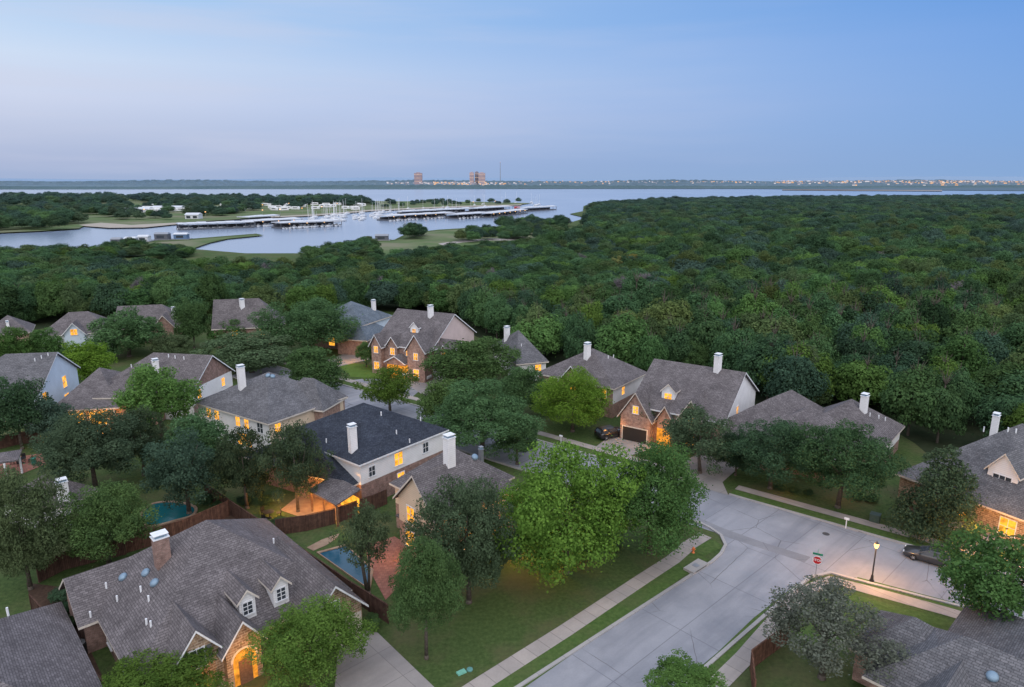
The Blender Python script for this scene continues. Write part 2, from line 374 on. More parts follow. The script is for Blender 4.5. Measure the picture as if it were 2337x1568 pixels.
def offs(pts, w):
    L, R = [], []
    for i, p in enumerate(pts):
        a = pts[max(i-1,0)]; b = pts[min(i+1, len(pts)-1)]; d = (b-a); d.z = 0; d.normalize()
        n = Vector((-d.y, d.x, 0)); L.append(p+n*w/2); R.append(p-n*w/2)
    return L, R
def strip(name, pts, w, m, z=.03, h=0):
    pts = [Vector(p) if len(p) == 3 else G(*p) for p in pts]; L, R = offs(pts, w); b = MB()
    Z = lambda p, q: Vector((p.x, p.y, q))
    for i in range(len(pts)-1):
        if h:
            b.poly([Z(R[i],h), Z(R[i+1],h), Z(L[i+1],h), Z(L[i],h)])
            b.poly([Z(R[i],0), Z(R[i+1],0), Z(R[i+1],h), Z(R[i],h)]); b.poly([Z(L[i+1],0), Z(L[i],0), Z(L[i],h), Z(L[i+1],h)])
        else: b.poly([Z(R[i],z), Z(R[i+1],z), Z(L[i+1],z), Z(L[i],z)])
    return struct(name, b, m)
def V3(p): return (p.x, p.y, 0)
strip('kerb', [V3(A0-dn*30), V3(A0), V3(B0), V3(G(1645,1265)), V3(G(1656,1245)), V3(G(1645,1222)), V3(G(1620,1205)), V3(G(1598,1194)), V3(XS(-12,-10)), V3(XS(-100,-10))], .32, M['kerb'], h=.14)
strip('kerb', [V3(XS(-100,.1)), V3(XS(-12,.1))], .32, M['kerb'], h=.14)
strip('kerb', [V3(XS(-2,.1)), V3(XS(75,.1))], .32, M['kerb'], h=.14)
strip('kerb', [V3(A1-dn*34), V3(A1), V3(G(1800,1358)), V3(G(1850,1318)), V3(G(1895,1308)), V3(G(1945,1322)), V3(G(2337,1422)), V3(G(2900,1565))], .32, M['kerb'], h=.14)
wl = [(1040,1600), (1085,1570), (1290,1440), (1470,1320), (1535,1278), (1558,1258), (1572,1245), (1610,1222)]
strip('pavement', wl, 1.55, M['walk'], .045)
strip('verge', [(1125,1590), (1345,1440), (1500,1335), (1570,1285), (1600,1268)], 2.0, M['verge'], .04)
strip('verge', [(1590,1262), (1612,1250), (1640,1240)], 1.8, M['verge'], .042)
strip('pavement', [V3(XS(-100,2.7)), V3(XS(-12,2.7))], 1.4, M['walk'], .045)
strip('pavement', [V3(XS(-2,2.7)), V3(XS(75,2.7))], 1.4, M['walk'], .045)
strip('verge', [V3(XS(-2,1.1)), V3(XS(75,1.1))], 1.6, M['verge'], .04)
strip('verge', [V3(XS(-100,1.1)), V3(XS(-12,1.1))], 1.6, M['verge'], .04)
strip('pavement', [(1590,1610), (1700,1500), (1790,1395), (1850,1345), (1900,1325), (1975,1345), (2150,1393), (2337,1447), (2800,1580)], 1.5, M['walk'], .045)
strip('verge', [(1560,1600), (1660,1510), (1745,1425), (1800,1380), (1845,1345)], 2.2, M['verge'], .038)
strip('verge', [(1955,1326), (2150,1378), (2337,1428), (2800,1560)], 1.5, M['verge'], .038)
flat('corner_lawn', [(1960,1360), (2150,1410), (2337,1465), (2337,1530), (2100,1480), (1960,1450), (1860,1470), (1800,1440), (1900,1350)], M['verge'], .03)
flat('driveway', [(785,1425), (862,1445), (990,1568), (1030,1610), (760,1620), (770,1500)], M['drive'], .05)
flat('driveway', [V3(XS(-13,-.2)), V3(XS(-2,-.2)), V3(XS(-4,3)), V3(XS(-4,9)), V3(XS(-10,11)), V3(XS(-11.5,3))], M['drive'], .05)
flat('driveway', [(1360,1020), (1425,1045), (1500,1020), (1470,985), (1420,975)], M['drive'], .05)
flat('driveway', [(2160,1235), (2260,1265), (2420,1240), (2420,1190), (2250,1180), (2165,1195)], M['drive'], .05)
flat('driveway', [(905,862), (970,905), (1030,885), (1000,860), (940,845)], M['drive'], .05)
flat('driveway', [(720,832), (750,842), (870,815), (850,800), (790,806)], M['drive'], .05)
flat('side_street', [(790,960), (850,940), (930,915), (960,890), (930,880), (860,862), (800,868), (795,900)], M['road'], .028)
flat('front_lawn', [(770,832), (800,828), (880,838), (905,858), (870,865), (800,860)], m_noise('bright_lawn', (.07,.13,.024,1), (.1,.17,.04,1), 1, .95, .1), .035)
flat('patio', [(175,955), (270,955), (300,985), (215,1000)], M['stonepath'], .05)
flat('patio', [(640,1165), (690,1125), (800,1120), (820,1165), (740,1200)], M['stonepath'], .05)
flat('pool_patio', [(835,1245), (900,1225), (960,1260), (930,1320), (880,1370), (842,1300)], M['terra'], .05)
flat('pool_patio', [(-40,1055), (95,1035), (105,1060), (30,1090), (-40,1095)], M['terra'], .05)
flat('path', [(700,1250), (735,1232), (775,1218), (770,1228), (745,1245), (715,1258)], M['stonepath'], .05)
flat('stone_path', [(1490,1010), (1530,985), (1540,990), (1505,1018)], M['stonepath'], .05)
flat('mulch_bed', [(1440,1000), (1560,1025), (1660,1035), (1640,1010), (1500,975)], M['mulch'], .03)
flat('mulch_bed', [(2045,1150), (2080,1185), (2150,1205), (2160,1180), (2100,1160)], M['mulch'], .03)
flat('backyard_soil', [(300,1205), (520,1165), (700,1290), (820,1400), (770,1380), (560,1210), (420,1235), (380,1250)], M['mulch'], .02)
flat('side_yard', [(60,1330), (140,1340), (260,1600), (120,1600)], M['mulch'], .02)

# ---------------------------------------------------------------- trees
def crown_mesh(name, seed, N, leaf, kind):
    g = np.random.default_rng(seed)
    def usph(n, zmin=-1):
        z = g.uniform(zmin, 1, n); a = g.uniform(0, 2*np.pi, n); r = np.sqrt(1-z*z)
        return np.stack([r*np.cos(a), r*np.sin(a), z], 1)
    if kind == 'cedar':
        K = 70; z = np.linspace(-.95, .9, K)+g.normal(0,.05,K); rr = np.clip(1-(z+1)/2, .05, 1)**.55*.85+.06
        a = g.uniform(0, 2*np.pi, K); rd = rr*g.uniform(.3,.9,K)
        c = np.stack([rd*np.cos(a), rd*np.sin(a), z], 1); r = np.clip(.36*rr, .1, .3)*g.uniform(.7,1.3,K)
        inner = .6; up = .25
    elif kind == 'twig':
        K = 30; d = usph(K, -.3); c = d*g.uniform(.2,.8,K)[:,None]; r = g.uniform(.2,.4,K); inner = 0; up = .1
    elif kind == 'forest':
        K = 46; d = usph(K, -.55); c = d*g.uniform(.5,.78,K)[:,None]; r = g.uniform(.13,.3,K); inner = .66; up = .45
        c = np.vstack([c, [[0,0,-.05]]]); r = np.append(r, .64); K += 1
    elif kind == 'loose':
        K = 95; d = usph(K, -.75); c = d*(g.uniform(.1,1,K)**.5*.88)[:,None]; r = g.uniform(.08,.23,K); inner = .4; up = .3
    else:
        K = 130; d = usph(K, -.75); c = d*g.uniform(.42,.92,K)[:,None]; r = g.uniform(.08,.25,K); inner = .6; up = .35
        c = np.vstack([c, [[0,0,0]]]); r = np.append(r, .42); K += 1
    if kind != 'cedar':
        ph = g.uniform(0, 6.28, 5); az = np.arctan2(c[:,1], c[:,0]); am = .6 if kind == 'forest' else 1.1
        sq = 1+am*(.13*np.sin(2*az+ph[0])+.1*np.sin(3*az+ph[1])+.11*np.sin(c[:,2]*4+ph[2])); c[:,:2] *= sq[:,None]
        c[:,2] *= 1+.1*am*np.sin(3*az+ph[3])
    n = int(N*2.4); w = r**2/np.sum(r**2); k = g.choice(K, n, p=w)
    d = usph(n, -.85); rad = r[k]*(g.uniform(.66,1.18,n) if kind != 'twig' else g.uniform(.05,1.1,n))
    stray = g.random(n) < .08; rad[stray] *= g.uniform(1.1,1.6,stray.sum())
    p = c[k]+d*rad[:,None]*np.array([1,1,.85])
    keep = np.ones(n, bool)
    if inner:
        for j in range(K):
            dd = np.linalg.norm((p-c[j])/np.array([1,1,.85]), axis=1); keep &= ~((dd < r[j]*inner) & (k != j))
    p = p[keep][:N]; d = d[keep][:N]; n = len(p)
    nn = d*.65+g.normal(0,.55,(n,3))+np.array([0,0,up])
    if kind == 'forest': nn += p*.9
    nn /= np.linalg.norm(nn,axis=1)[:,None]
    t = np.cross(nn, g.normal(0,1,(n,3))); t /= np.linalg.norm(t,axis=1)[:,None]; b = np.cross(nn, t)
    s = (leaf*g.uniform(.5,1.4,n))[:,None]; asp = .6 if kind != 'twig' else .12
    v = np.stack([p+t*s, p+b*s*asp+t*s*.15, p-t*s*.9, p-b*s*asp], 1).reshape(-1,3).astype(np.float32)
    me = bpy.data.meshes.new(name); me.vertices.add(4*n); me.vertices.foreach_set('co', v.ravel())
    me.loops.add(4*n); me.loops.foreach_set('vertex_index', np.arange(4*n, dtype=np.int32))
    me.polygons.add(n); me.polygons.foreach_set('loop_start', np.arange(0,4*n,4,dtype=np.int32))
    try: me.polygons.foreach_set('loop_total', np.full(n,4,dtype=np.int32))
    except Exception: pass
    me.materials.append(L_['mid']); me.update(calc_edges=True); me.validate(); return me
CR = {'oak': [crown_mesh('foliage', 10+i, 42000, .021, 'oak') for i in range(5)],
      'oakm': [crown_mesh('foliage', 30+i, 20000, .031, 'oak') for i in range(5)],
      'loose': [crown_mesh('foliage', 50+i, 19000, .026, 'loose') for i in range(3)],
      'airy': [crown_mesh('foliage', 60+i, 7500, .033, 'loose') for i in range(2)],
      'cedar': [crown_mesh('foliage', 70+i, 18000, .029, 'cedar') for i in range(3)],
      'twig': [crown_mesh('twigs', 80+i, 2600, .09, 'twig') for i in range(2)],
      'grey': [crown_mesh('foliage', 85, 16000, .024, 'loose')],
      'forest': [crown_mesh('foliage', 90+i, 8500, .042, 'forest') for i in range(6)]}
cnt = [0]
def trunk_mb(zc, r, hz, seed, tr=None, multi=1):
    q = random.Random(seed); b = MB(); tr = tr or max(.12, r*.05)
    for m in range(multi):
        ox = 0 if multi == 1 else q.uniform(-.5,.5); fork = max(.8, zc-hz*.45)
        p1 = Vector((ox*2+q.uniform(-.1,.1)*r*.5, q.uniform(-.1,.1)*r*.5, fork))
        b.tube((ox*.5,0,-.15), (ox*.5,0,.35), tr*1.5, tr*1.05, 9); b.tube((ox*.5,0,.35), p1, tr*1.05, tr*.72, 9)
        for k in range(6 if multi == 1 else 3):
            a = 2*math.pi*k/6+q.uniform(-.4,.4); L = q.uniform(.4,.62)
            mid = p1+Vector((math.cos(a)*r*L*.5, math.sin(a)*r*L*.5, hz*q.uniform(.25,.45)))
            end = p1+Vector((math.cos(a)*r*L, math.sin(a)*r*L, hz*q.uniform(.5,.85)))
            b.tube(p1, mid, tr*.5, tr*.3, 6); b.tube(mid, end, tr*.3, tr*.08, 5)
        b.tube(p1, p1+Vector((0,0,hz*.9)), tr*.65, tr*.1, 6)
    return b
def yard_tree(kind, leaf, cx, cy, rw, rh, by, label, cat='tree', name='tree', group=None, tr=None, multi=1):
    base = G(cx, by); d = ray(cx, cy); t = base.y/d.y; z = H+d.z*t; x = d.x*t
    D = base.y*cp_+H*sp_; mp_ = D/F; r = rw*mp_; th = math.atan2(H-z, base.y)
    hz = math.sqrt(max((rh**2-(rw*math.sin(th))**2), (.45*rh)**2))/math.cos(th)*mp_
    z = max(z, hz*.8); cnt[0] += 1
    root = thing(name, label, cat, (x, base.y, 0), random.uniform(0, 6.28), group)
    trunk_mb(z, r, hz, cnt[0], tr, multi).build('trunk', M['bark'], root, True, None, True)
    ms = CR[kind]; o = bpy.data.objects.new('crown', ms[cnt[0] % len(ms)]); C.objects.link(o); o.parent = root
    o.location = (0,0,z); o.scale = (r*1.0, r*1.0, hz*1.02); o.material_slots[0].link = 'OBJECT'; o.material_slots[0].material = L_[leaf]
    return root
Y = yard_tree
Y('oak','green',704,1458,122,98,1568,'bushy bright green tree in front of the arched stone entry')
Y('oak','green',358,1562,146,88,1640,'leafy green treetop cut by the bottom edge, left of the arched entry')
Y('oak','mid',968,1345,84,106,1503,'small green tree with slim pale trunk alone on the corner lawn')
Y('oak','olive',1068,1226,114,138,1375,'dark grey-green tree before the beige gabled house, left of the brightest tree')
Y('oak','bright',1294,1165,160,158,1306,'largest bright yellow-green tree on the corner lawn')
Y('oak','green',1490,1130,126,116,1262,'spreading mid-green tree at the street corner, right of the brightest tree')
Y('airy','cedar',834,1232,64,84,1355,'thin multi-stemmed cedar standing beside the right-hand swimming pool', tr=.14, multi=3)
Y('oak','mid',235,1195,104,92,1290,'dense dark round tree left of the kidney-shaped pool')
Y('oak','olive',45,1205,92,134,1345,'tall dull green tree at the left edge above the lower left roofs')
Y('loose','bluish',420,1070,97,94,1172,'blue-green tree beside the kidney-shaped pool')
Y('loose','cedar',555,1065,76,100,1160,'dark cedar between the blue-green tree and the navy-roofed house')
Y('loose','cedar',672,1060,74,98,1168,'dark open-branched cedar over the glowing patio of the navy-roofed house')
Y('oak','cedar',205,1025,112,92,1130,'wide dark cedar behind the leftmost white chimney')
Y('oakm','green',358,905,84,78,1010,'fresh green tree in front of the house with the lit covered patio')
Y('loose','cedar',318,1005,70,78,1085,'dark cedar below the fresh green tree, left of the blue-green tree')
Y('oakm','mid',450,1005,78,66,1085,'mid-green tree behind the blue-green tree')
Y('oakm','bluish',112,960,54,52,1015,'bluish-green round tree at left below the pale blue house')
Y('oakm','dark',35,935,68,78,1025,'very dark tree at the left edge below the pale blue house')
Y('oakm','willow',570,800,102,46,850,'pale willow-like tree with a wide low crown behind the white-chimney houses')
Y('oak','mid',708,745,102,68,810,'big round green tree right of the brown back-row house')
Y('oakm','mid',715,845,84,54,895,'mid-green tree behind the grey hipped roof, beside the street')
Y('oakm','mid',288,763,84,56,814,'round green tree in front of the long back-row roof at left')
Y('oakm','mid',437,738,42,60,795,'upright green tree left of the brown back-row house')
Y('oakm','green',528,758,46,34,790,'small green tree in front of the brown back-row house')
Y('oakm','green',22,795,48,46,838,'green tree at the left edge beside the pale blue house roof')
Y('oakm','green',105,790,46,40,828,'green tree just above the pale blue house roof')
Y('oakm','bright',195,828,64,50,878,'yellow-green tree right of the pale blue house')
Y('oakm','olive',388,788,46,30,815,'small olive tree between the round tree and the willow-like tree')
Y('oakm','mid',1075,825,100,60,888,'round green tree right of the white pickup')
Y('loose','green',888,884,68,56,945,'feathery bright green tree at the near side of the street bend')
Y('oak','mid',1100,950,118,82,1035,'massive mid-green tree centred behind the beige gabled house')
Y('oakm','mid',1015,918,66,54,975,'rounded green tree against the left side of the massive mid-green tree')
Y('oakm','mid',1180,1000,62,50,1060,'low green tree against the right side of the massive mid-green tree')
Y('oakm','mid',1190,890,60,60,950,'medium green tree left of the bright driveway-side tree')
Y('oak','bright',1308,912,86,72,985,'bright yellow-green tree left of the black parked car')
Y('loose','olive',1602,1005,90,82,1080,'thin olive tree in front of the big white-gabled house')
Y('airy','olive',1472,958,34,46,1002,'slender young tree beside the dark garage door', tr=.08)
Y('oak','dark',1765,1035,92,78,1115,'dark green tree left of the darkest street tree, before the hipped house')
Y('oak','mid',1925,1050,112,98,1158,'dense dark street tree with visible trunk before the hipped house')
Y('oakm','dark',1682,1034,46,50,1085,'small dark tree between the thin olive tree and the hipped house')
Y('cedar','olive',2148,1118,104,102,1222,'brownish-green conifer before the right-hand house with a dormer')
Y('loose','green',2302,1330,142,134,1480,'large leafy tree at the right edge overhanging the parked sedan')
Y('grey','grey',1890,1425,142,112,1548,'sparse grey-leaved tree behind the brown fence at lower right')
Y('oakm','green',1560,1550,84,52,1620,'leafy green treetop cut by the bottom edge beside the near street')
Y('cedar','olive',1842,850,44,66,930,'pale thin conifer at the edge of the wood above the hipped house')
Y('oakm','mid',1590,815,42,34,858,'small green tree behind the big white-gabled roof')
Y('oakm','mid',835,805,26,26,838,'small shrub-like tree before the brick house with many lit windows')
for (x, y, rw, rh, by) in [(1415,662,28,38,715), (1785,682,36,34,730), (612,622,26,20,655), (2168,682,34,36,735), (1752,584,26,16,610), (2258,736,36,30,785), (1555,778,20,30,826), (312,666,24,28,712), (1478,650,30,28,690), (1992,596,36,16,625), (1640,640,26,22,676), (1880,740,28,30,792), (2060,610,30,18,642), (1120,640,24,24,678), (860,650,22,20,684), (1330,600,22,16,630), (2290,640,30,22,676), (1700,800,26,32,858)]:
    Y('twig','twig',x,y-8,rw,rh,by,'bare grey-purple tree without leaves standing in the green wood', 'tree', 'bare_tree', 'bare trees in the wood')
Y('forest','yellow',1405,598,20,17,638,'ochre-yellow tree in the wood, left one of the yellow pair')
Y('forest','yellow',1442,594,18,16,632,'ochre-yellow tree in the wood, right one of the yellow pair')

# forest
def inpoly(x, y, P):
    c = False; j = len(P)-1
    for i in range(len(P)):
        xi, yi, xj, yj = P[i].x, P[i].y, P[j].x, P[j].y
        if (yi > y) != (yj > y) and x < (xj-xi)*(y-yi)/(yj-yi)+xi: c = not c
        j = i
    return c
rf = random.Random(11); pts = []
for d0, d1, st in ((60,230,7.6), (230,430,9.8), (430,800,13), (800,1700,18)):
    y = d0; row = 0
    while y < d1:
        x = -.82*y-15+(row % 2)*st*.5; row += 1
        while x < .82*y+15:
            jx, jy = x+rf.uniform(-.38,.38)*st, y+rf.uniform(-.38,.38)*st
            if inpoly(jx, jy, FP): 
                u_ = rf.random(); patch = .5+.5*math.sin(jx*.045+1.3)*math.cos(jy*.05+jx*.02)
                r = st*(rf.uniform(.44,.54) if u_ < .3 else (rf.uniform(.54,.66) if u_ < .78 else rf.uniform(.66,.84)))
                ht = rf.uniform(5.6,9.4)+min(r, 5.5)*.55+patch*2.0+(rf.random() < .08)*1.8
                if jx < 60 and 190 < jy < 330: ht = min(ht, 9.5)
                if jy > 800: ht *= .85
                pts.append((jx, jy, r, ht))
                if rf.random() < .6 and jy < 500:
                    pts.append((jx+st*.5+rf.uniform(-1,1), jy+st*.45+rf.uniform(-1,1), st*rf.uniform(.36,.48), rf.uniform(4.6,6.8)))
            x += st
        y += st*.88
pts = [p for p in pts if inpoly(p[0], p[1], FP)]
pts.sort(key=lambda p: p[1])
infr = [p for p in pts if abs(p[0]) < .74*p[1]]
ind = infr[:232]; inds = set(ind); rest = [p for p in pts if p not in inds]
tm = trunk_mb(.55, .3, .3, 5, .02); tob = None
fl = ['for1','for2','for2','for3','for4','for5']
f_crowns = []
for i, (x, y, r, ht) in enumerate(ind):
    hz = max(2.4, ht*.53); root = thing('tree', 'dark green broadleaf tree in the dense wood just beyond the houses', 'tree', (x, y, 0), rf.uniform(0,6.28), 'trees of the near wood')
    if tob is None: tob = tm.build('trunk', M['bark'], root, True, None, True); t3 = tob
    else:
        t3 = tob.copy(); C.objects.link(t3); t3.parent = root
    t3.scale = (ht*.6, ht*.6, ht)
    k = i if i < 6 else rf.randrange(6)
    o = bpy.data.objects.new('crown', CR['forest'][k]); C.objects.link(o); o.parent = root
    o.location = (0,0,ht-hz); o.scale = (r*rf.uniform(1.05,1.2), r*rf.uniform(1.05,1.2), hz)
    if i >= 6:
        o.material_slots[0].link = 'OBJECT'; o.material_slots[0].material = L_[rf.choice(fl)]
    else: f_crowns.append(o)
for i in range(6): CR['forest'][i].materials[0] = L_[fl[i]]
def scat(poly, n, r0, r1, h0, h1):
    P = [G(*p) for p in poly]; xs = [p.x for p in P]; ys = [p.y for p in P]; k = 0; tries = 0
    while k < n and tries < n*40:
        tries += 1; x, y = rf.uniform(min(xs), max(xs)), rf.uniform(min(ys), max(ys))
        if inpoly(x, y, P): rest.append((x, y, rf.uniform(r0,r1), rf.uniform(h0,h1))); k += 1
scat([(-300,545), (0,528), (150,524), (185,508), (100,488), (-300,490)], 180, 6, 10, 9, 16)
scat([(-300,480), (0,474), (260,474), (300,456), (-300,452)], 300, 7, 12, 10, 18)
scat([(100,490), (290,492), (300,476), (100,474)], 60, 5, 9, 8, 13)
scat([(230,497), (262,503), (270,490), (240,486)], 6, 6, 9, 9, 13)
scat([(300,484), (440,486), (620,482), (840,474), (840,463), (400,460)], 120, 6, 10, 8, 14)
scat([(420,494), (560,494), (560,484), (440,484)], 28, 6, 9, 7, 12)
scat([(270,506), (420,504), (420,494), (280,494)], 10, 5, 8, 7, 11)
scat([(620,469), (835,470), (835,462), (640,461)], 90, 7, 12, 10, 17)
scat([(840,476), (1190,466), (1190,462), (840,462)], 34, 4, 7, 5, 9)
scat([(300,463), (620,466), (620,456), (300,453)], 130, 7, 12, 9, 15)
scat([(900,556), (960,550), (960,536), (935,536)], 8, 4, 7, 7, 11)
scat([(1030,556), (1290,548), (1290,530), (1180,530), (1060,540)], 34, 4, 7, 6, 10)
scat([(1130,530), (1290,526), (1290,514), (1140,519)], 34, 5, 8, 7, 11)
scat([(880,612), (1000,604), (1290,584), (1290,562), (1100,577), (900,594)], 64, 4, 6, 5, 8)
scat([(250,595), (430,590), (420,575), (250,575)], 24, 4, 6, 4, 7)
scat([(690,582), (830,568), (860,572), (860,610), (720,616)], 40, 4, 6, 5, 8)
scat([(-100,622), (240,628), (240,588), (-100,584)], 90, 4, 7, 6, 8)
scat([(255,572), (330,566), (330,558), (262,562)], 8, 3, 5, 4, 6)
me = bpy.data.meshes.new('distant_woods')
n = len(rest); hzs = [max(2.4, p[3]*.5) for p in rest]
me.from_pydata([(p[0], p[1], p[3]-h) for p, h in zip(rest, hzs)], [], [])
a = me.attributes.new('tscale','FLOAT_VECTOR','POINT'); a.data.foreach_set('vector', np.array([(p[2]*1.12, p[2]*1.12, h) for p, h in zip(rest, hzs)], dtype=np.float32).ravel())
a = me.attributes.new('trot','FLOAT_VECTOR','POINT'); a.data.foreach_set('vector', np.array([(0,0,rf.uniform(0,6.28)) for p in rest], dtype=np.float32).ravel())
a = me.attributes.new('tidx','INT','POINT'); a.data.foreach_set('value', np.array([rf.randrange(6) for p in rest], dtype=np.int32))
fo = bpy.data.objects.new('distant_woods', me); C.objects.link(fo)
tag(fo, 'unbroken dark green woodland reaching from behind the houses to the lake shore', 'woods', None, 'stuff')
ng = bpy.data.node_groups.new('tree_mass', 'GeometryNodeTree')
ng.interface.new_socket('Geometry', in_out='INPUT', socket_type='NodeSocketGeometry'); ng.interface.new_socket('Geometry', in_out='OUTPUT', socket_type='NodeSocketGeometry')
gi = ng.nodes.new('NodeGroupInput'); go = ng.nodes.new('NodeGroupOutput'); m2p = ng.nodes.new('GeometryNodeMeshToPoints'); iop = ng.nodes.new('GeometryNodeInstanceOnPoints'); jn = ng.nodes.new('GeometryNodeJoinGeometry')
ng.links.new(gi.outputs[0], m2p.inputs[0]); ng.links.new(m2p.outputs[0], iop.inputs['Points'])
for o in f_crowns:
    oi = ng.nodes.new('GeometryNodeObjectInfo'); oi.inputs['Object'].default_value = o; oi.inputs['As Instance'].default_value = True; oi.transform_space = 'ORIGINAL'
    ng.links.new(oi.outputs['Geometry'], jn.inputs[0])
ng.links.new(jn.outputs[0], iop.inputs['Instance']); iop.inputs['Pick Instance'].default_value = True
for nm, ty, s in (('tscale','FLOAT_VECTOR','Scale'), ('trot','FLOAT_VECTOR','Rotation'), ('tidx','INT','Instance Index')):
    na = ng.nodes.new('GeometryNodeInputNamedAttribute'); na.data_type = ty; na.inputs['Name'].default_value = nm; ng.links.new(na.outputs[0], iop.inputs[s])
ng.links.new(iop.outputs[0], go.inputs[0])
md = fo.modifiers.new('trees', 'NODES'); md.node_group = ng

def shrub(px, py, r, label, group, leaf='mid'):
    p = G(px, py); o = bpy.data.objects.new('shrub', CR['forest'][rf.randrange(6)]); C.objects.link(o)
    o.location = (p.x, p.y, r*.55); o.scale = (r, r, r*.7); o.rotation_euler = (0,0,rf.uniform(0,6))
    o.material_slots[0].link = 'OBJECT'; o.material_slots[0].material = L_[leaf]; tag(o, label, 'shrub', group)
shrub(848,1432,1.0,'round clipped shrub at the corner of the cream garage door', None, 'mid')
for q in [(1480,1000),(1497,1004),(1515,1009),(1560,1030),(1580,1035),(1620,1040),(1640,1042)]: shrub(*q, rf.uniform(.6,.9), 'low round shrub in the mulch bed before the white-gabled house', 'shrubs before the white-gabled house', 'dark')
for q in [(1780,1118),(1810,1124),(1845,1130),(1960,1140),(1990,1145)]: shrub(*q, rf.uniform(.6,.9), 'low shrub under the dark street trees before the hipped house', 'shrubs before the hipped house', 'dark')
for q in [(2085,1190),(2110,1198),(2230,1218)]: shrub(*q, rf.uniform(.6,.9), 'low shrub under the brownish conifer on the right', 'shrubs under the right conifer', 'dark')
for q in [(145,1440),(150,1400),(140,1370)]: shrub(*q, rf.uniform(.8,1.2), 'dark shrub in the narrow side yard by the air conditioner', 'side yard shrubs', 'dark')
for q in [(1130,1255),(1170,1265),(1330,1268),(1400,1245)]: shrub(*q, rf.uniform(.8,1.2), 'shrub in the shade under the big corner trees', 'shrubs under the corner trees', 'dark')
for q in [(470,1150),(500,1160),(585,1195),(610,1150),(640,1205),(560,1150)]: shrub(*q, rf.uniform(.7,1.2), 'dark shrub in the backyard between the kidney pool and the glowing patio', 'shrubs behind the kidney pool', 'dark')
for q in [(880,850),(895,858),(915,862),(868,842)]: shrub(*q, rf.uniform(.6,1.0), 'low shrub along the front of the brick house with many lit windows', 'shrubs before the brick house', 'mid')

# ---------------------------------------------------------------- houses
HF = {}
def cleanp(ps):
    out = []
    for p in ps:
        if not out or (p-out[-1]).length > 1e-4: out.append(p)
    if (out[0]-out[-1]).length < 1e-4: out.pop()
    return out
class Wing: pass
def wingw(h, o, u, Lu, Wv, ze, zr, ends='hh', axis='u', mats=None, base=0, ov=.45, roof='roof', zs=3.0, dormer=False, trim='trim'):
    w = Wing(); u = Vector((u.x, u.y, 0)).normalized(); v = Vector((-u.y, u.x, 0)); o = Vector((o.x, o.y, 0))
    w.o, w.u, w.v, w.Lu, w.Wv, w.ov, w.h = o, u, v, Lu, Wv, ov, h
    P = lambda a, b, z: Vector((o.x+u.x*a+v.x*b, o.y+u.y*a+v.y*b, z))
    A, B = (Lu, Wv) if axis == 'u' else (Wv, Lu)
    Q = (lambda s, t, z: P(s, t, z)) if axis == 'u' else (lambda s, t, z: P(t, s, z))
    s0 = min(B/2, A/2-.01) if ends[0] == 'h' else 0; s1 = A-(min(B/2, A/2-.01) if ends[1] == 'h' else 0)
    th = .22
    quads = [[(0,0,ze),(A,0,ze),(s1,B/2,zr),(s0,B/2,zr)], [(A,B,ze),(0,B,ze),(s0,B/2,zr),(s1,B/2,zr)]]
    if ends[0] == 'h': quads.append([(0,B,ze),(0,0,ze),(s0,B/2,zr)])
    if ends[1] == 'h': quads.append([(A,0,ze),(A,B,ze),(s1,B/2,zr)])
    rb = MB(); fb = MB(); tris = HF.setdefault(h.name, [])
    for q in quads:
        p = cleanp([Q(*k) for k in q])
        if axis == 'v': p.reverse()
        rb.poly(p); rb.poly([x-Vector((0,0,th)) for x in reversed(p)])
        for i in range(1, len(p)-1): tris.append((p[0], p[i], p[i+1]))
    edges = [((0,0,ze),(A,0,ze)), ((A,B,ze),(0,B,ze))]
    edges += [((0,B,ze),(0,0,ze))] if ends[0] == 'h' else [((0,B,ze),(0,B/2,zr)), ((0,B/2,zr),(0,0,ze))]
    edges += [((A,0,ze),(A,B,ze))] if ends[1] == 'h' else [((A,0,ze),(A,B/2,zr)), ((A,B/2,zr),(A,B,ze))]
    for a, b in edges:
        a, b = Q(*a), Q(*b); dz = Vector((0,0,th)); fb.poly([a-dz, b-dz, b, a])
    sl = (zr-ze)/(B/2); zt = ze+min(sl*ov, .5)-th+.02
    mats = mats or {}; slots = []; wb = MB()
    def mi(k):
        if k not in slots: slots.append(k)
        return slots.index(k)
    rect = {'NR': (P(ov,ov,0), P(Lu-ov,ov,0)), 'R': (P(Lu-ov,ov,0), P(Lu-ov,Wv-ov,0)), 'L': (P(Lu-ov,Wv-ov,0), P(ov,Wv-ov,0)), 'NL': (P(ov,Wv-ov,0), P(ov,ov,0))}
    gs = {'u': {'NL': ends[0], 'R': ends[1]}, 'v': {'NR': ends[0], 'L': ends[1]}}[axis]
    Z = lambda p, z: Vector((p.x, p.y, z))
    for k, (a, b) in rect.items():
        lo, up, ga = mats.get(k, mats.get('*', ('brick','brick','white')))
        z1 = min(max(zs, base), zt)
        if z1 > base: wb.poly([Z(a,base), Z(b,base), Z(b,z1), Z(a,z1)], mi(lo))
        if zt > z1: wb.poly([Z(a,z1), Z(b,z1), Z(b,zt), Z(a,zt)], mi(up))
        if gs.get(k) == 'g': wb.poly([Z(a,zt), Z(b,zt), Z((a+b)/2, zr-th-.02)], mi(ga))
    wo_ = wb.build('dormer' if dormer else 'wall', [M[k] for k in slots], h)
    par = wo_ if dormer else h
    ro = rb.build('roof', M[roof], par); fb.build('fascia', M[trim], wo_ if dormer else ro)
    w.wall, w.dormer, w.zt = wo_, dormer, zt
    return w
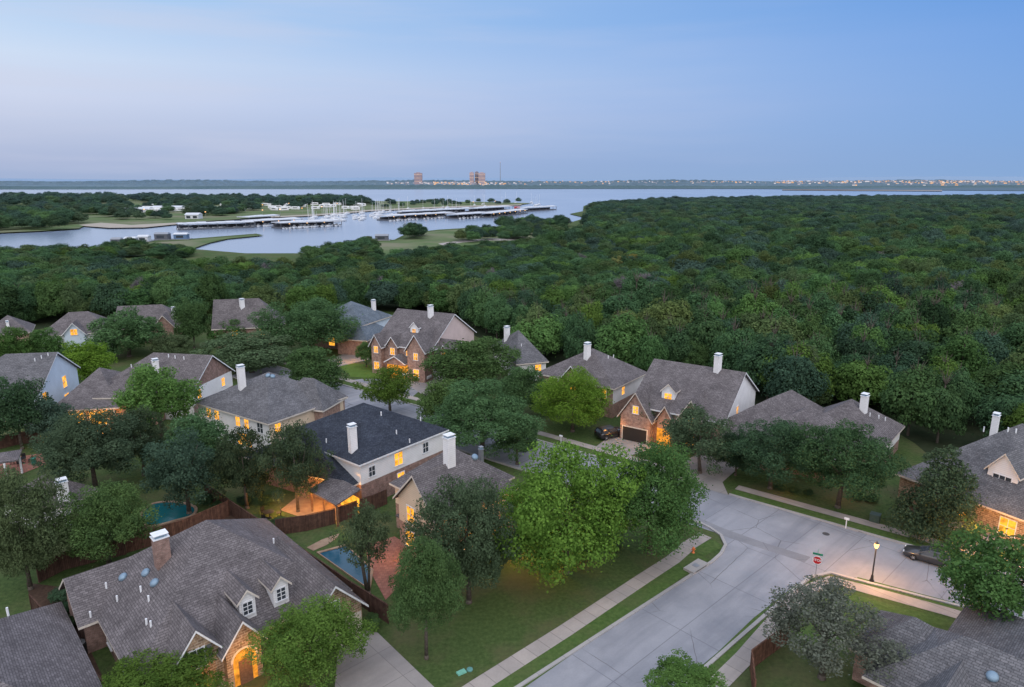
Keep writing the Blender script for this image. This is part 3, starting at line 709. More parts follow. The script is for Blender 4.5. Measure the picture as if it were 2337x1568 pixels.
def wing(h, N, R, L, ze, zr, ends='hh', axis='u', **kw):
    n, r, l = G(*N, ze), G(*R, ze), G(*L, ze) if L is not None and not isinstance(L, (int, float)) else None
    u = (r-n); u.z = 0; Lu = u.length; u.normalize(); v = Vector((-u.y, u.x, 0))
    Wv = L if l is None else max(6.0, min(22, (l-n).dot(v)))
    return wingw(h, n, u, Lu, Wv, ze, zr, ends, axis, **kw)
def sub(w, side, t, width, depth, proj, ze, zr, **kw):
    if side == 'NL':
        o = w.o-w.u*proj+w.v*(t*w.Wv-width/2); return wingw(w.h, o, w.u, proj+depth, width, ze, zr, 'gg', 'u', **kw)
    o = w.o-w.v*proj+w.u*(t*w.Lu-width/2); return wingw(w.h, o, w.u, width, proj+depth, ze, zr, 'gg', 'v', **kw)
def facep(w, side):
    o = w.o+w.u*w.ov+w.v*w.ov
    return (o, w.u, w.Lu-2*w.ov, -w.v) if side == 'NR' else (o, w.v, w.Wv-2*w.ov, -w.u)
def win(w, side, t, z, wd, ht, lit=True, cols=2, rows=2, shut=False, frame='wpaint'):
    o, d, L, nrm = facep(w, side); c = o+d*(t*L)+Vector((0,0,z)); up = Vector((0,0,1))
    b = MB(); fw = .09; pr = .07
    def bar(x0, x1, z0, z1, dep=pr): b.obox(c+d*x0+up*z0-nrm*.02, d*(x1-x0), nrm*(dep+.02), up*(z1-z0))
    bar(-wd/2-fw, wd/2+fw, ht/2, ht/2+fw); bar(-wd/2-fw-.06, wd/2+fw+.06, -ht/2-fw, -ht/2, pr+.05)
    bar(-wd/2-fw, -wd/2, -ht/2, ht/2); bar(wd/2, wd/2+fw, -ht/2, ht/2)
    for i in range(1, cols): x = -wd/2+wd*i/cols; bar(x-.03, x+.03, -ht/2, ht/2, .05)
    for i in range(1, rows): zz = -ht/2+ht*i/rows; bar(-wd/2, wd/2, zz-.025, zz+.025, .044)
    pane = [c+d*x+up*zz+nrm*.02 for x, zz in ((-wd/2,-ht/2),(wd/2,-ht/2),(wd/2,ht/2),(-wd/2,ht/2))]
    pm = M['lit'] if lit else M['glass']
    if w.dormer:
        b.poly(pane, 1); b.build('window', [M[frame], pm], w.wall)
    else:
        f = b.build('window', M[frame], w.h); q = MB(); q.poly(pane); q.build('pane', pm, f)
        if shut:
            for sgn in (-1, 1):
                q = MB(); x = sgn*(wd/2+fw+.25); q.obox(c+d*(x-.22)+up*(-ht/2), d*.44, nrm*.06, up*ht); q.build('shutter', M['shut'], f)
def door(w, side, t, wd, ht, m='ddoor', name='garage_door', z0=.05):
    o, d, L, nrm = facep(w, side); c = o+d*(t*L)+Vector((0,0,z0)); b = MB()
    b.obox(c-d*wd/2, d*wd, nrm*.05, Vector((0,0,ht))); f = b.build(name, M[m], w.h)
    q = MB(); q.obox(c-d*(wd/2+.15), d*.15, nrm*.1, Vector((0,0,ht+.15))); q.obox(c+d*(wd/2), d*.15, nrm*.1, Vector((0,0,ht+.15))); q.obox(c-d*wd/2+Vector((0,0,ht)), d*wd, nrm*.1, Vector((0,0,.15))); q.build('frame', M['trim'], f)
def archdoor(w, side, t, wd, ht, m='litw', name='entry_arch'):
    o, d, L, nrm = facep(w, side); c = o+d*(t*L); pts = [c-d*wd/2, c+d*wd/2]
    pts += [c+d*(wd/2*math.cos(a))+Vector((0,0,ht-wd/2+wd/2*math.sin(a))) for a in [math.pi*k/10 for k in range(11)]]
    b = MB(); b.poly([p+nrm*.04+Vector((0,0,.05)) for p in pts]); f = b.build(name, M[m], w.h)
    q = MB()
    ar = [math.pi*k/12 for k in range(13)]
    for a0, a1 in zip(ar, ar[1:]):
        f_ = lambda a, r: c+d*(r*math.cos(a))+Vector((0,0,ht-wd/2+r*math.sin(a)))+nrm*.06
        q.poly([f_(a0,wd/2), f_(a0,wd/2+.18), f_(a1,wd/2+.18), f_(a1,wd/2)])
    q.build('frame', M['trim'], f)
    q = MB(); q.obox(c-d*.5+nrm*.05, d*1.0, nrm*.06, Vector((0,0,2.1))); q.build('door', M['wood'], f)
def hit(h, px, py):
    d = ray(px, py).normalized(); o = Vector((0,0,H)); best = None
    for a, b, c in HF[h.name]:
        r = intersect_ray_tri(a, b, c, d, o, True)
        if r is not None:
            t = (r-o).length
            if best is None or t < best[0]: best = (t, r, (b-a).cross(c-a).normalized())
    if best is None: return G(px, py, 6), Vector((0,0,1))
    n = best[2]; n = n if n.z > 0 else -n
    return best[1], n
def chimney(h, px, py, top, w=1.0, d=.8, m='white', cap='wpaint', yaw=.75):
    p, _ = hit(h, px, py); b = MB(); w *= .88; d *= .88; b.box((p.x, p.y, p.z-1.5+(top+1.5)/2), (w, d, top+1.5), yaw)
    o = b.build('chimney', M[m], h)
    q = MB(); z = p.z+top; q.box((p.x, p.y, z+.04), (w+.14, d+.14, .08), yaw); q.box((p.x, p.y, z+.2), (w*.8, d*.8, .24), yaw, 1); q.box((p.x, p.y, z+.35), (w+.04, d+.04, .06), yaw); q.build('cap', [M[cap], M['vent']], o)
def vent(h, px, py, kind='turtle'):
    p, n = hit(h, px, py); b = MB()
    if kind == 'pipe':
        b.tube(p-Vector((0,0,.2)), p+Vector((0,0,.5)), .08, .08, 8); b.build('vent_pipe', M['wpaint'], h)
    else:
        a = n.cross(Vector((0,0,1))).normalized(); c = a.cross(n)
        R = lambda x, y, z: p+a*x+c*y+n*z
        secs = [[R(.38*math.cos(t)*k, .38*math.sin(t)*k, zz) for t in [2*math.pi*i/12 for i in range(12)]] for k, zz in ((1,-.05),(1,.16),(.75,.27),(.3,.32))]
        b.loft(secs); b.build('roof_vent', M['vent'], h, True)
def house(label, px, py): return thing('house', label, 'house', G(px, py))

BR = {'*': ('brick','brick','brick')}
# --- lower-left stone-gabled house
h = house('large grey-brown roofed house with two dormers and a lit stone arched entry', 480, 1400)
o1 = G(130,1345,3.0); o1.z = 0
w1 = wingw(h, o1+e2*17.8, e1, 17.4, 17.8, 3.0, 9.4, 'hh', 'u', mats={'*': ('brickd','brickd','brickd')})
ST = {'*': ('stone','stone','stone')}
g = sub(w1, 'NR', .24, 4.6, 6, .9, 3.0, 6.0, mats=ST, trim='wpaint'); win(g, 'NR', .5, 3.4, 1.0, 1.5, False, 2, 3, True)
g2 = sub(w1, 'NR', .42, 3.6, 6, 1.6, 3.2, 5.6, mats=ST, trim='wpaint'); archdoor(g2, 'NR', .5, 1.8, 3.0)
g3 = sub(w1, 'NR', .83, 5.8, 8, 2.8, 2.9, 6.0, mats=ST, trim='wpaint'); win(g3, 'NR', .5, 3.9, .8, .9, False); door(g3, 'NR', .5, 4.4, 2.2, 'gdoor')
for t in (.50, .66):
    dd = sub(w1, 'NR', t, 1.8, 5.6, -.8, 5.5, 6.5, mats={'*': ('white','white','white')}, base=3.3, ov=.25, dormer=True); win(dd, 'NR', .5, 4.75, .72, 1.05, False, 2, 3)
g4 = sub(w1, 'NL', .80, 7.5, 6, 1.4, 2.9, 5.6, mats={'*': ('brickd','brickd','brickd')})
win(w1, 'NL', .3, 1.5, 1.2, 1.6, False); win(w1, 'NL', .55, 1.5, 1.2, 1.6, False)
chimney(h, 372, 1282, 2.3, 1.3, 1.05, 'brickd', 'wpaint', math.atan2(e1.y, e1.x))
for q in [(282,1318),(334,1308),(354,1331)]: vent(h, *q)
for q in [(322,1350),(268,1372),(243,1342),(207,1408),(340,1372),(335,1425),(345,1430),(625,1240)]: vent(h, *q, 'pipe')
o, d, L, nrm = facep(g2, 'NR'); lamp(o+d*L*.5+nrm*1.5+Vector((0,0,2.5)), 95); lamp(o+d*(L*.5-3.2)+nrm*1.0+Vector((0,0,2.0)), 40)
# --- bottom-left corner roof
h = house('grey-brown shingled roof cut by the lower left corner of the picture', 20, 1500)
c2 = G(88,1392,3.0); w2 = wingw(h, c2+e2*19-e1*14, e1, 14, 19, 3, 7.4, 'hh', 'v', mats=BR)
vent(h, 18, 1400, 'pipe')
# --- pale blue two-storey
h = house('pale blue two-storey gabled house at the left edge', 120, 930)
w = wing(h, (93,893), (184,838), 15.0, 5.6, 10.2, 'gh', 'v', mats={'*': ('blue','blue','blue')}, roof='roof2', zs=1, trim='wpaint')
for t, z, wd in ((.62,4.6,1.3), (.1,3.9,1.2)): win(w, 'NR', t, z, wd, 1.9)
win(w, 'NR', .62, 1.6, 1.6, 1.7); win(w, 'NR', .85, 1.3, .9, 2.0, False)
wing(h, (30,902), (80,862), 12.0, 4.4, 7.6, 'hh', 'v', mats={'*': ('blue','blue','blue')}, roof='roof2', zs=1)
for q in [(110,812),(95,818),(80,824)]: vent(h, *q, 'pipe')
# --- house with lit covered patio
h = house('grey-roofed brick house with a lit covered patio, left of the tall white chimney', 330, 930)
w = wing(h, (440,893), (537,846), 17.0, 5.2, 9.6, 'gh', 'v', mats={'*': ('white','white','white'), 'NR': ('brickd','white','brickd')}, zs=2.6, trim='wpaint')
win(w, 'NR', .15, 4.1, .9, 1.5); win(w, 'NR', .75, 4.1, .9, 1.4)
wing(h, (356,908), (430,862), 10.0, 4.6, 8.6, 'hh', 'v', mats=BR)
wl2 = wing(h, (270,930), (345,862), 10.0, 3.4, 7.9, 'hh', 'v', mats={'*': ('brick','brick','brick')}, zs=2.6, ov=1.6)
win(wl2, 'NL', .3, 1.4, 2.4, 2.1, True, 3, 1); win(wl2, 'NL', .75, 1.4, 2.2, 2.1, True, 3, 1); win(wl2, 'NR', .2, 1.5, 1.4, 1.8); win(wl2, 'NR', .6, 1.5, 1.4, 1.8)
chimney(h, 357, 850, 2.0, 1.0, .8)
for q in [(300,838),(320,838),(338,842),(385,815),(400,818),(420,820)]: vent(h, *q, 'pipe')
o, d, L, nrm = facep(wl2, 'NL')
for t in (-.12, .5, 1.1):
    q = MB(); p = o+d*(L*t)+nrm*1.3; q.box((p.x, p.y, 1.6), (.22,.22,3.2)); q.build('patio_post', M['trim'], h)
for t in (.15, .85): lamp(o+d*(L*t)+nrm*.9+Vector((0,0,2.5)), 130)
lamp(o+d*(L*.1)+nrm*3.5+Vector((0,0,1.6)), 120); lamp(o+d*(L*.8)+nrm*3.5+Vector((0,0,1.6)), 90)
# --- grey hipped
h = house('grey hipped-roof house with a tall white chimney and pale walls', 620, 950)
w = wing(h, (612,968), (792,905), (452,915), 5.2, 9.6, 'hh', 'u', mats={'*': ('white','white','white'), 'NR': ('white','beige','white')}, roof='roof2', zs=1)
for t, wd in ((.12,1.2), (.3,1.0), (.42,1.0), (.72,1.1), (.84,1.1)): win(w, 'NL', t, 4.0, wd, 1.4, t != .12)
win(w, 'NR', .1, 4.0, 1.0, 1.3); win(w, 'NL', .35, 1.5, 3.2, 1.9, True, 4, 2)
wing(h, (738,938), (795,905), 9.0, 4.9, 8.6, 'hh', 'v', mats={'*': ('brick','brick','brick')}, roof='roof2')
chimney(h, 553, 885, 3.2, 1.1, .9)
for q in [(612,858),(622,860),(735,868),(745,872),(757,866)]: vent(h, *q)
# --- navy roof
h = house('house with dark navy shingle roof, white siding over brick and glowing rear patio', 850, 1100)
w = wing(h, (820,1062), (1025,980), (700,970), 5.8, 9.8, 'hh', 'u', mats={'*': ('brickd','white','white')}, roof='roofn', zs=3.0, trim='wpaint')
win(w, 'NR', .42, 4.4, 1.3, 1.6); win(w, 'NR', .44, 1.7, 1.1, 1.5); win(w, 'NR', .75, 4.4, .9, 1.3, False); win(w, 'NR', .12, 4.2, .9, 1.2, False)
wing(h, (800,1112), (862,1078), (668,992), 3.2, 7.4, 'hh', 'u', mats={'*': ('brickd','brickd','white')}, roof='roofn')
chimney(h, 806, 1028, 3.0, 1.0, .8)
for q in [(870,948),(905,990),(960,960),(935,1010),(745,1010)]: vent(h, *q, 'pipe')
b = MB(); pc = G(765,1128,3.0)
b.obox(Vector((pc.x,pc.y,2.6))-e1*1.2-e2*3.6, e1*3.2+Vector((0,0,.9)), e2*5.6, Vector((0,0,.16))); b.build('patio_roof', M['roof'], h)
for k in (-3.4, -.8, 1.8):
    q = MB(); p = pc-e1*1.0+e2*k; q.box((p.x, p.y, 1.3), (.2,.2,2.6)); q.build('patio_post', M['wood'], h)
q = MB(); p = pc+e1*2.0; q.obox(Vector((p.x,p.y,.3))-e2*3.5, e2*5, e1*.06, Vector((0,0,2.0))); q.build('patio_door', M['lit'], h)
lamp((pc.x, pc.y, 2.2), 260); lamp((pc.x-2.4, pc.y+2.2, 2.2), 220); lamp((pc.x-7, pc.y+1, 1.8), 240); lamp((pc.x-3, pc.y-2.0, 1.6), 190)
# --- beige gable
h = house('beige gabled house half hidden behind the big corner trees, with white chimney', 1040, 1180)
w = wing(h, (992,1192), (1185,1112), (877,1142), 5.5, 9.2, 'gh', 'u', mats={'*': ('brick','beige','beige')})
win(w, 'NL', .66, 4.3, 1.3, 1.8); win(w, 'NL', .7, 1.5, 1.6, 1.8); win(w, 'NR', .75, 1.5, 1.6, 1.8); win(w, 'NR', .4, 1.5, 1.4, 1.8)
wing(h, (1010,1162), (1175,1088), 9.0, 5.4, 9.3, 'hh', 'v', mats={'*': ('brick','beige','beige')})
chimney(h, 1026, 1056, 2.8, 1.15, .95); chimney(h, 1098, 1044, 1.0, .5, .5, 'metal', 'metal')
for q in [(1083,1044),(1135,1052)]: vent(h, *q)
lamp(G(1180,1240,2.2), 130); lamp(G(1262,1250,2.2), 150); lamp(G(1228,1215,2.2), 90)
o, d, L, nrm = facep(w, 'NL'); lamp(o+d*L*.7+nrm*2.6+Vector((0,0,2.0)), 45)
q = MB(); p = G(905,1178,3); q.obox(Vector((p.x,p.y,2.9))-e2*.2, e2*3, e1*2, Vector((0,0,.2))); q.build('awning', M['roof'], h)
# --- back row
h = house('long low grey-brown roofed house in the back row, left of the round tree', 170, 775)
w = wing(h, (84,768), (256,757), 11.0, 3.8, 8.0, 'hh', 'u', mats={'*': ('white','white','white')}, zs=1)
g = sub(w, 'NR', .5, 5, 6, 1.2, 3.8, 6.6, mats={'*': ('blue','blue','blue')}, zs=1, trim='wpaint'); win(g, 'NR', .5, 4.4, 1.3, 1.3)
h = house('brown roofed house with small chimney in the back row, right of the round tree', 350, 750)
w = wing(h, (258,752), (420,744), 11.0, 3.8, 8.4, 'gh', 'u', mats=BR); chimney(h, 398, 722, 2.0, 1, .8)
sub(w, 'NR', .72, 5, 5, 1.0, 3.8, 6.8, mats=BR)
h = house('roof corner at the far left edge of the back row', 20, 765)
w = wing(h, (-40,768), (72,758), 10.0, 3.8, 7.4, 'hh', 'u', mats=BR); chimney(h, 18, 745, 1.0, .6, .6)
h = house('tall brown roofed house with white chimney in the back row behind the small green tree', 560, 755)
w = wing(h, (482,752), (645,745), 11.0, 4.6, 10.6, 'gh', 'u', mats={'*': ('brick','brick','brick')}); chimney(h, 553, 700, 1.6, 1.1, .9)
win(w, 'NR', .72, 3.4, 1.3, 1.3); win(w, 'NR', .3, 3.4, 1.2, 1.3)
# --- blue-grey roof
h = house('house with blue-grey roof and pale blue wall left of the brick house', 830, 790)
w = wing(h, (822,745), (897,720), (768,716), 6.0, 10.2, 'hh', 'u', mats={'*': ('brick','blue','blue')}, roof='roofb', zs=3)
wing(h, (838,778), (892,752), 8.0, 3.6, 6.6, 'hh', 'u', mats=BR, roof='roofb'); chimney(h, 853, 706, 2.0, 1.0, .8)
win(w, 'NR', .3, 4.6, 1.0, 1.4, False); win(w, 'NL', .3, 1.7, 1.6, 1.9); win(w, 'NL', .6, 1.7, 1.6, 1.9)
lamp(G(800,805,2), 130)
# --- brick with many lit windows
h = house('large brick house with pinkish side gable and many lit front windows', 950, 845)
w = wing(h, (985,800), (1088,758), 14.0, 6.0, 11.6, 'gg', 'v', mats={'*': ('brick','brick','brick'), 'NR': ('brickd','pink','pink')}, zs=2.8, trim='wpaint')
for t, zr_, wd, pj in ((.16,9.4,4.8,2.6), (.90,8.2,3.2,1.2)):
    g = sub(w, 'NL', t, wd, 6, pj, 6.0 if t < .5 else 5.6, zr_, mats=BR, trim='wpaint'); win(g, 'NL', .5, 5.0, .9, 1.3, True, 2, 2)
    win(g, 'NL', .5, 1.7, 1.2, 1.5, True)
g = sub(w, 'NL', .64, 3.0, 6, .7, 6.0, 8.0, mats=BR, trim='wpaint'); win(g, 'NL', .5, 4.9, 1.0, 1.3)
g = sub(w, 'NL', .52, 5.0, 3, 2.2, 3.2, 4.6, mats={'*': ('litw','brick','brick')}, zs=2.7, trim='wpaint')  # lower porch walls glow by themselves in place of lamplight
win(w, 'NL', .40, 4.9, 1.0, 1.4)
dd = sub(w, 'NL', .45, 2.2, 4.5, -3.4, 9.2, 10.4, mats={'*': ('white','white','white')}, base=7.2, ov=.2, dormer=True, trim='wpaint'); win(dd, 'NL', .5, 8.5, .8, .9)
gg = sub(w, 'NR', .22, 7.0, 6, 4.0, 3.6, 7.6, mats={'*': ('brickd','brickd','brickd')}, trim='wpaint')
door(gg, 'NL', .35, 4.0, 2.3, 'wpaint')
for t in (.22, .7):
    dd = sub(gg, 'NL', t, 2.0, 2.5, -.7, 5.6, 7.0, mats={'*': ('brick','brick','brick')}, base=3.9, ov=.2, dormer=True, trim='wpaint'); win(dd, 'NL', .5, 5.0, .8, .9)
chimney(h, 983, 722, 2.0, 1.1, .9)
for q in [(905,848), (878,812), (868,825)]: lamp(G(*q,2.2), 85)
# --- grey with white wall
h = house('grey roofed house with white wall right of the round green tree', 1190, 835)
w = wing(h, (1178,832), (1253,825), (1108,790), 3.8, 8.6, 'hh', 'u', mats={'*': ('white','white','white')}, roof='roof2', zs=1); win(w, 'NR', .72, 2.6, 1.2, 1.3)
chimney(h, 1157, 772, 2.2, 1.1, .9); vent(h, 1190, 790, 'pipe')
# --- hipped with brick gable
h = house('grey hipped house with brick front gable behind the bright driveway-side tree', 1380, 905)
w = wing(h, (1402,888), (1480,850), (1256,838), 5.2, 9.6, 'hh', 'u', mats={'*': ('brick','brick','brick'), 'NR': ('brick','white','white')}, zs=2.4)
g = sub(w, 'NL', .5, 5.0, 6, .9, 5.0, 8.0, mats=BR, trim='wpaint'); win(g, 'NL', .4, 3.6, 1.2, 1.6)
win(w, 'NL', .12, 3.9, 1.1, 1.5); win(w, 'NR', .3, 3.9, .9, 1.3)
chimney(h, 1340, 816, 2.3, 1.1, .9)
for q in [(1388,818),(1400,816)]: vent(h, *q, 'pipe')
# --- big white gable
h = house('big brown roofed house with white right gable, two brick front gables and a dormer', 1570, 985)
w = wing(h, (1655,966), (1733,892), (1465,905), 5.2, 10.4, 'gg', 'v', mats={'*': ('brick','brick','brick'), 'NR': ('brick','white','white')}, zs=2.4, trim='wpaint')
win(w, 'NR', .4, 4.6, .9, 1.9)
g = sub(w, 'NL', .89, 5.6, 7, 1.6, 3.6, 7.8, mats=BR, trim='trim'); win(g, 'NL', .5, 5.0, .8, 1.1); door(g, 'NL', .5, 3.8, 2.1, 'ddoor')
g = sub(w, 'NL', .32, 4.6, 7, 1.2, 4.4, 8.0, mats=BR, trim='trim'); win(g, 'NL', .5, 5.2, .9, 1.2); win(g, 'NL', .5, 1.8, 1.2, 1.6)
g = sub(w, 'NL', .60, 3.2, 6, .6, 3.6, 6.2, mats={'*': ('litw','brick','brick')}, zs=2.6)  # lower entry walls emit the warm light painted on them
dd = sub(w, 'NL', .64, 2.4, 4.5, -2.0, 7.6, 8.8, mats={'*': ('white','white','white')}, base=5.6, ov=.2, dormer=True); win(dd, 'NL', .5, 6.8, 1.1, 1.0)
chimney(h, 1637, 846, 2.3, 1.1, .9)
o, d, L, nrm = facep(w, 'NL')
lamp(o+d*(L*.6)+nrm*2.6+Vector((0,0,2.2)), 85); lamp(o+d*(L*.74)+nrm*3.0+Vector((0,0,2.2)), 28); lamp(o+d*(L*1.08)+nrm*2.6+Vector((0,0,2.4)), 30)
# --- long low hipped
h = house('long low hipped house behind the dark street trees, white wall at its right end', 1900, 1075)
w = wing(h, (2012,1032), (2066,972), (1835,960), 3.6, 8.0, 'hh', 'v', mats={'*': ('brick','brick','brick'), 'NR': ('brickd','white','white')}, zs=1.6)
wing(h, (1790,1035), (1935,962), 12.0, 3.4, 8.1, 'hh', 'u', mats=BR); wing(h, (1900,1052), (1985,990), 12.0, 3.5, 7.7, 'hh', 'v', mats=BR)
chimney(h, 1970, 938, 2.2, 1.1, .9)
for q in [(1800,1095),(1925,1108)]: lamp(G(*q,2), 30)
for q in [(1985,950),(2005,955),(2020,960)]: vent(h, *q, 'pipe')
# --- right edge
h = house('grey shingled house with a gabled dormer at the right edge', 2300, 1190)
w = wing(h, (2385,1205), (2560,1110), (2150,1040), 3.2, 10.0, 'hh', 'u', mats={'*': ('stone','stone','stone')}, roof='roof2')
dd = sub(w, 'NL', .36, 3.6, 5.5, -2.6, 6.4, 8.8, mats={'*': ('white','white','white')}, base=4.0, ov=.3, roof='roof2', dormer=True); win(dd, 'NL', .5, 5.5, 1.8, 1.2, False, 3, 2)
chimney(h, 2268, 985, 2.2, 1.0, .8); win(w, 'NL', .2, 1.6, 1.5, 1.8); win(w, 'NL', .5, 1.6, 1.5, 1.8)
for q in [(2245,982),(2300,985),(2318,988)]: vent(h, *q, 'pipe')
for q in [(2200,1200),(2235,1205),(2262,1215),(2290,1230),(2325,1240)]: lamp(G(*q,2.2), 140)
# --- lower right corner
h = house('grey hipped roofs cut by the lower right corner of the picture', 2200, 1560)
pk = G(2088,1413,5.6); w = wingw(h, pk-e1*3.4+e2*3.4, e1, 6.8, 6.8, 2.9, 5.6, 'hh', 'u', mats=BR, roof='roof2')
pk = G(2200,1472,6.4); w = wingw(h, pk-e1*4.8+e2*13.5, e1, 9.6, 18.5, 2.9, 6.4, 'hh', 'v', mats=BR, roof='roof2')
sub(w, 'NL', .72, 5.0, 5, 1.2, 2.9, 5.4, mats=BR, roof='roof2'); sub(w, 'NL', .42, 4.2, 5, .8, 2.9, 5.0, mats=BR, roof='roof2')
pk = G(2330,1470,6.2); w = wingw(h, pk-e1*7+e2*7, e1, 16, 12, 2.9, 6.2, 'hh', 'u', mats=BR, roof='roof2')
vent(h, 2265, 1545)
# --- small left
h = house('small house behind the dense dark round tree at left, with a white chimney', 150, 1165)
w = wing(h, (150,1160), (228,1115), 9.0, 3, 5.6, 'hh', 'u', mats={'*': ('white','white','white')}, zs=1); chimney(h, 146, 1138, 2.0, 1.2, 1.0)
h = thing('pavilion', 'small shingled patio pavilion at the far left edge', 'pavilion', G(10,1075))
p = G(8,1048,2.8); w = MB(); w.box((p.x-1, p.y+.5, 2.7), (4.6,4,.2), .5); w.box((p.x-1, p.y+.5, 3.0), (4.4,3.8,.4), .5, 0, .35, .35); w.build('roof', M['roof'], h)
for dx, dy in ((1.0,-1), (-2.6,-1), (1,2.0), (-2.6,2)):
    q = MB(); q.box((p.x+dx*.9-.2, p.y+dy*.9, 1.3), (.18,.18,2.6)); q.build('post', M['wpaint'], h)

# ---------------------------------------------------------------- fences
def fence(pts, label, hgt=1.85, m='fence'):
    P = [G(*p) for p in pts]; root = thing('wood_fence', label, 'fence', P[0])
    for a, b in zip(P, P[1:]):
        d = b-a; L = d.length; d.normalize(); n = max(1, round(L/2.5)); nn = Vector((-d.y, d.x, 0))
        for i in range(n):
            s, e = a+d*(L*i/n), a+d*(L*(i+1)/n); q = MB(); q.obox(s+d*.06, e-s-d*.12, nn*.04, Vector((0,0,hgt+random.uniform(-.03,.03))))
            q.obox(s+d*.06+nn*.04+Vector((0,0,hgt*.8)), e-s-d*.12, nn*.05, Vector((0,0,.09))); q.obox(s+d*.06-nn*.03+Vector((0,0,hgt+.035)), e-s-d*.12, nn*.12, Vector((0,0,.04))); q.build('panel', M[m], root)
            q = MB(); q.box((s.x, s.y, (hgt+.1)/2), (.12,.12,hgt+.1), math.atan2(d.y, d.x)); q.build('post', M[m], root)
fence([(290,1262), (420,1225), (525,1178)], 'reddish-brown board fence behind the lower left house below the kidney pool', 1.9, 'fencel')
fence([(527,1176), (600,1226), (700,1296), (800,1368), (888,1425)], 'long dark board fence running down beside the lower left house to its garage')
fence([(632,1222), (700,1212), (768,1195)], 'dark board fence between the glowing patio and the right-hand pool')
fence([(775,1192), (850,1165), (885,1150)], 'short dark fence piece against the wall of the navy-roofed house')
fence([(470,1135), (525,1174)], 'short dark fence right of the kidney pool')
fence([(75,1400), (160,1500), (245,1610)], 'dark fence in the narrow side yard left of the lower left house')
fence([(1720,1600), (1713,1530), (1765,1490), (1800,1465)], 'brown corner fence at lower right around the grey-leaved tree', 1.8, 'fencel')
fence([(-20,1030), (40,1015), (95,1008)], 'dark fence at the left edge behind the terracotta patio')
fence([(90,1330), (150,1300), (290,1265)], 'dark fence between the two lower left trees and the shingled house')

# ---------------------------------------------------------------- pools
def m_pool(name, c):
    t = NT(name); t.principled(c, .06, .5, 0, t.bump(t.noise(2.5), .08)); return t.m
def pool(pts, label, mat, k_=4):
    P = [G(*p) for p in pts]; c = sum(P, Vector())/len(P); root = thing('swimming_pool', label, 'pool', c)
    n = len(P); S_ = []
    for i in range(n):
        a, b, cc, d = P[i-1], P[i], P[(i+1) % n], P[(i+2) % n]
        for k in range(k_):
            t = k/k_; S_.append(.5*((2*b)+(cc-a)*t+(2*a-5*b+4*cc-d)*t*t+(3*b-a-3*cc+d)*t**3))
    q = MB(); q.poly([Vector((p.x,p.y,.06)) for p in S_]); q.build('water', mat, root)
    q = MB(); out = [c+(p-c)*(1+.35/((p-c).length)) for p in S_]
    for i in range(len(S_)):
        j = (i+1) % len(S_); Z = lambda p, z: Vector((p.x,p.y,z))
        q.poly([Z(S_[i],.14), Z(S_[j],.14), Z(out[j],.14), Z(out[i],.14)]); q.poly([Z(S_[j],.06), Z(S_[j],.14), Z(S_[i],.14), Z(S_[i],.06)]); q.poly([Z(out[i],0), Z(out[i],.14), Z(out[j],.14), Z(out[j],0)])
    q.build('coping', M['stonepath'], root)
pool([(330,1170), (350,1152), (395,1148), (440,1158), (438,1176), (400,1188), (350,1200), (325,1190)][::-1], 'kidney-shaped teal swimming pool behind the reddish fence at left', m_pool('teal_pool_water', (.012,.11,.13,1)))
pool([(728,1264), (790,1248), (846,1300), (842,1345)][::-1], 'dark blue swimming pool beside the terracotta patio below the beige gabled house', m_pool('blue_pool_water', (.008,.07,.12,1)), 1)

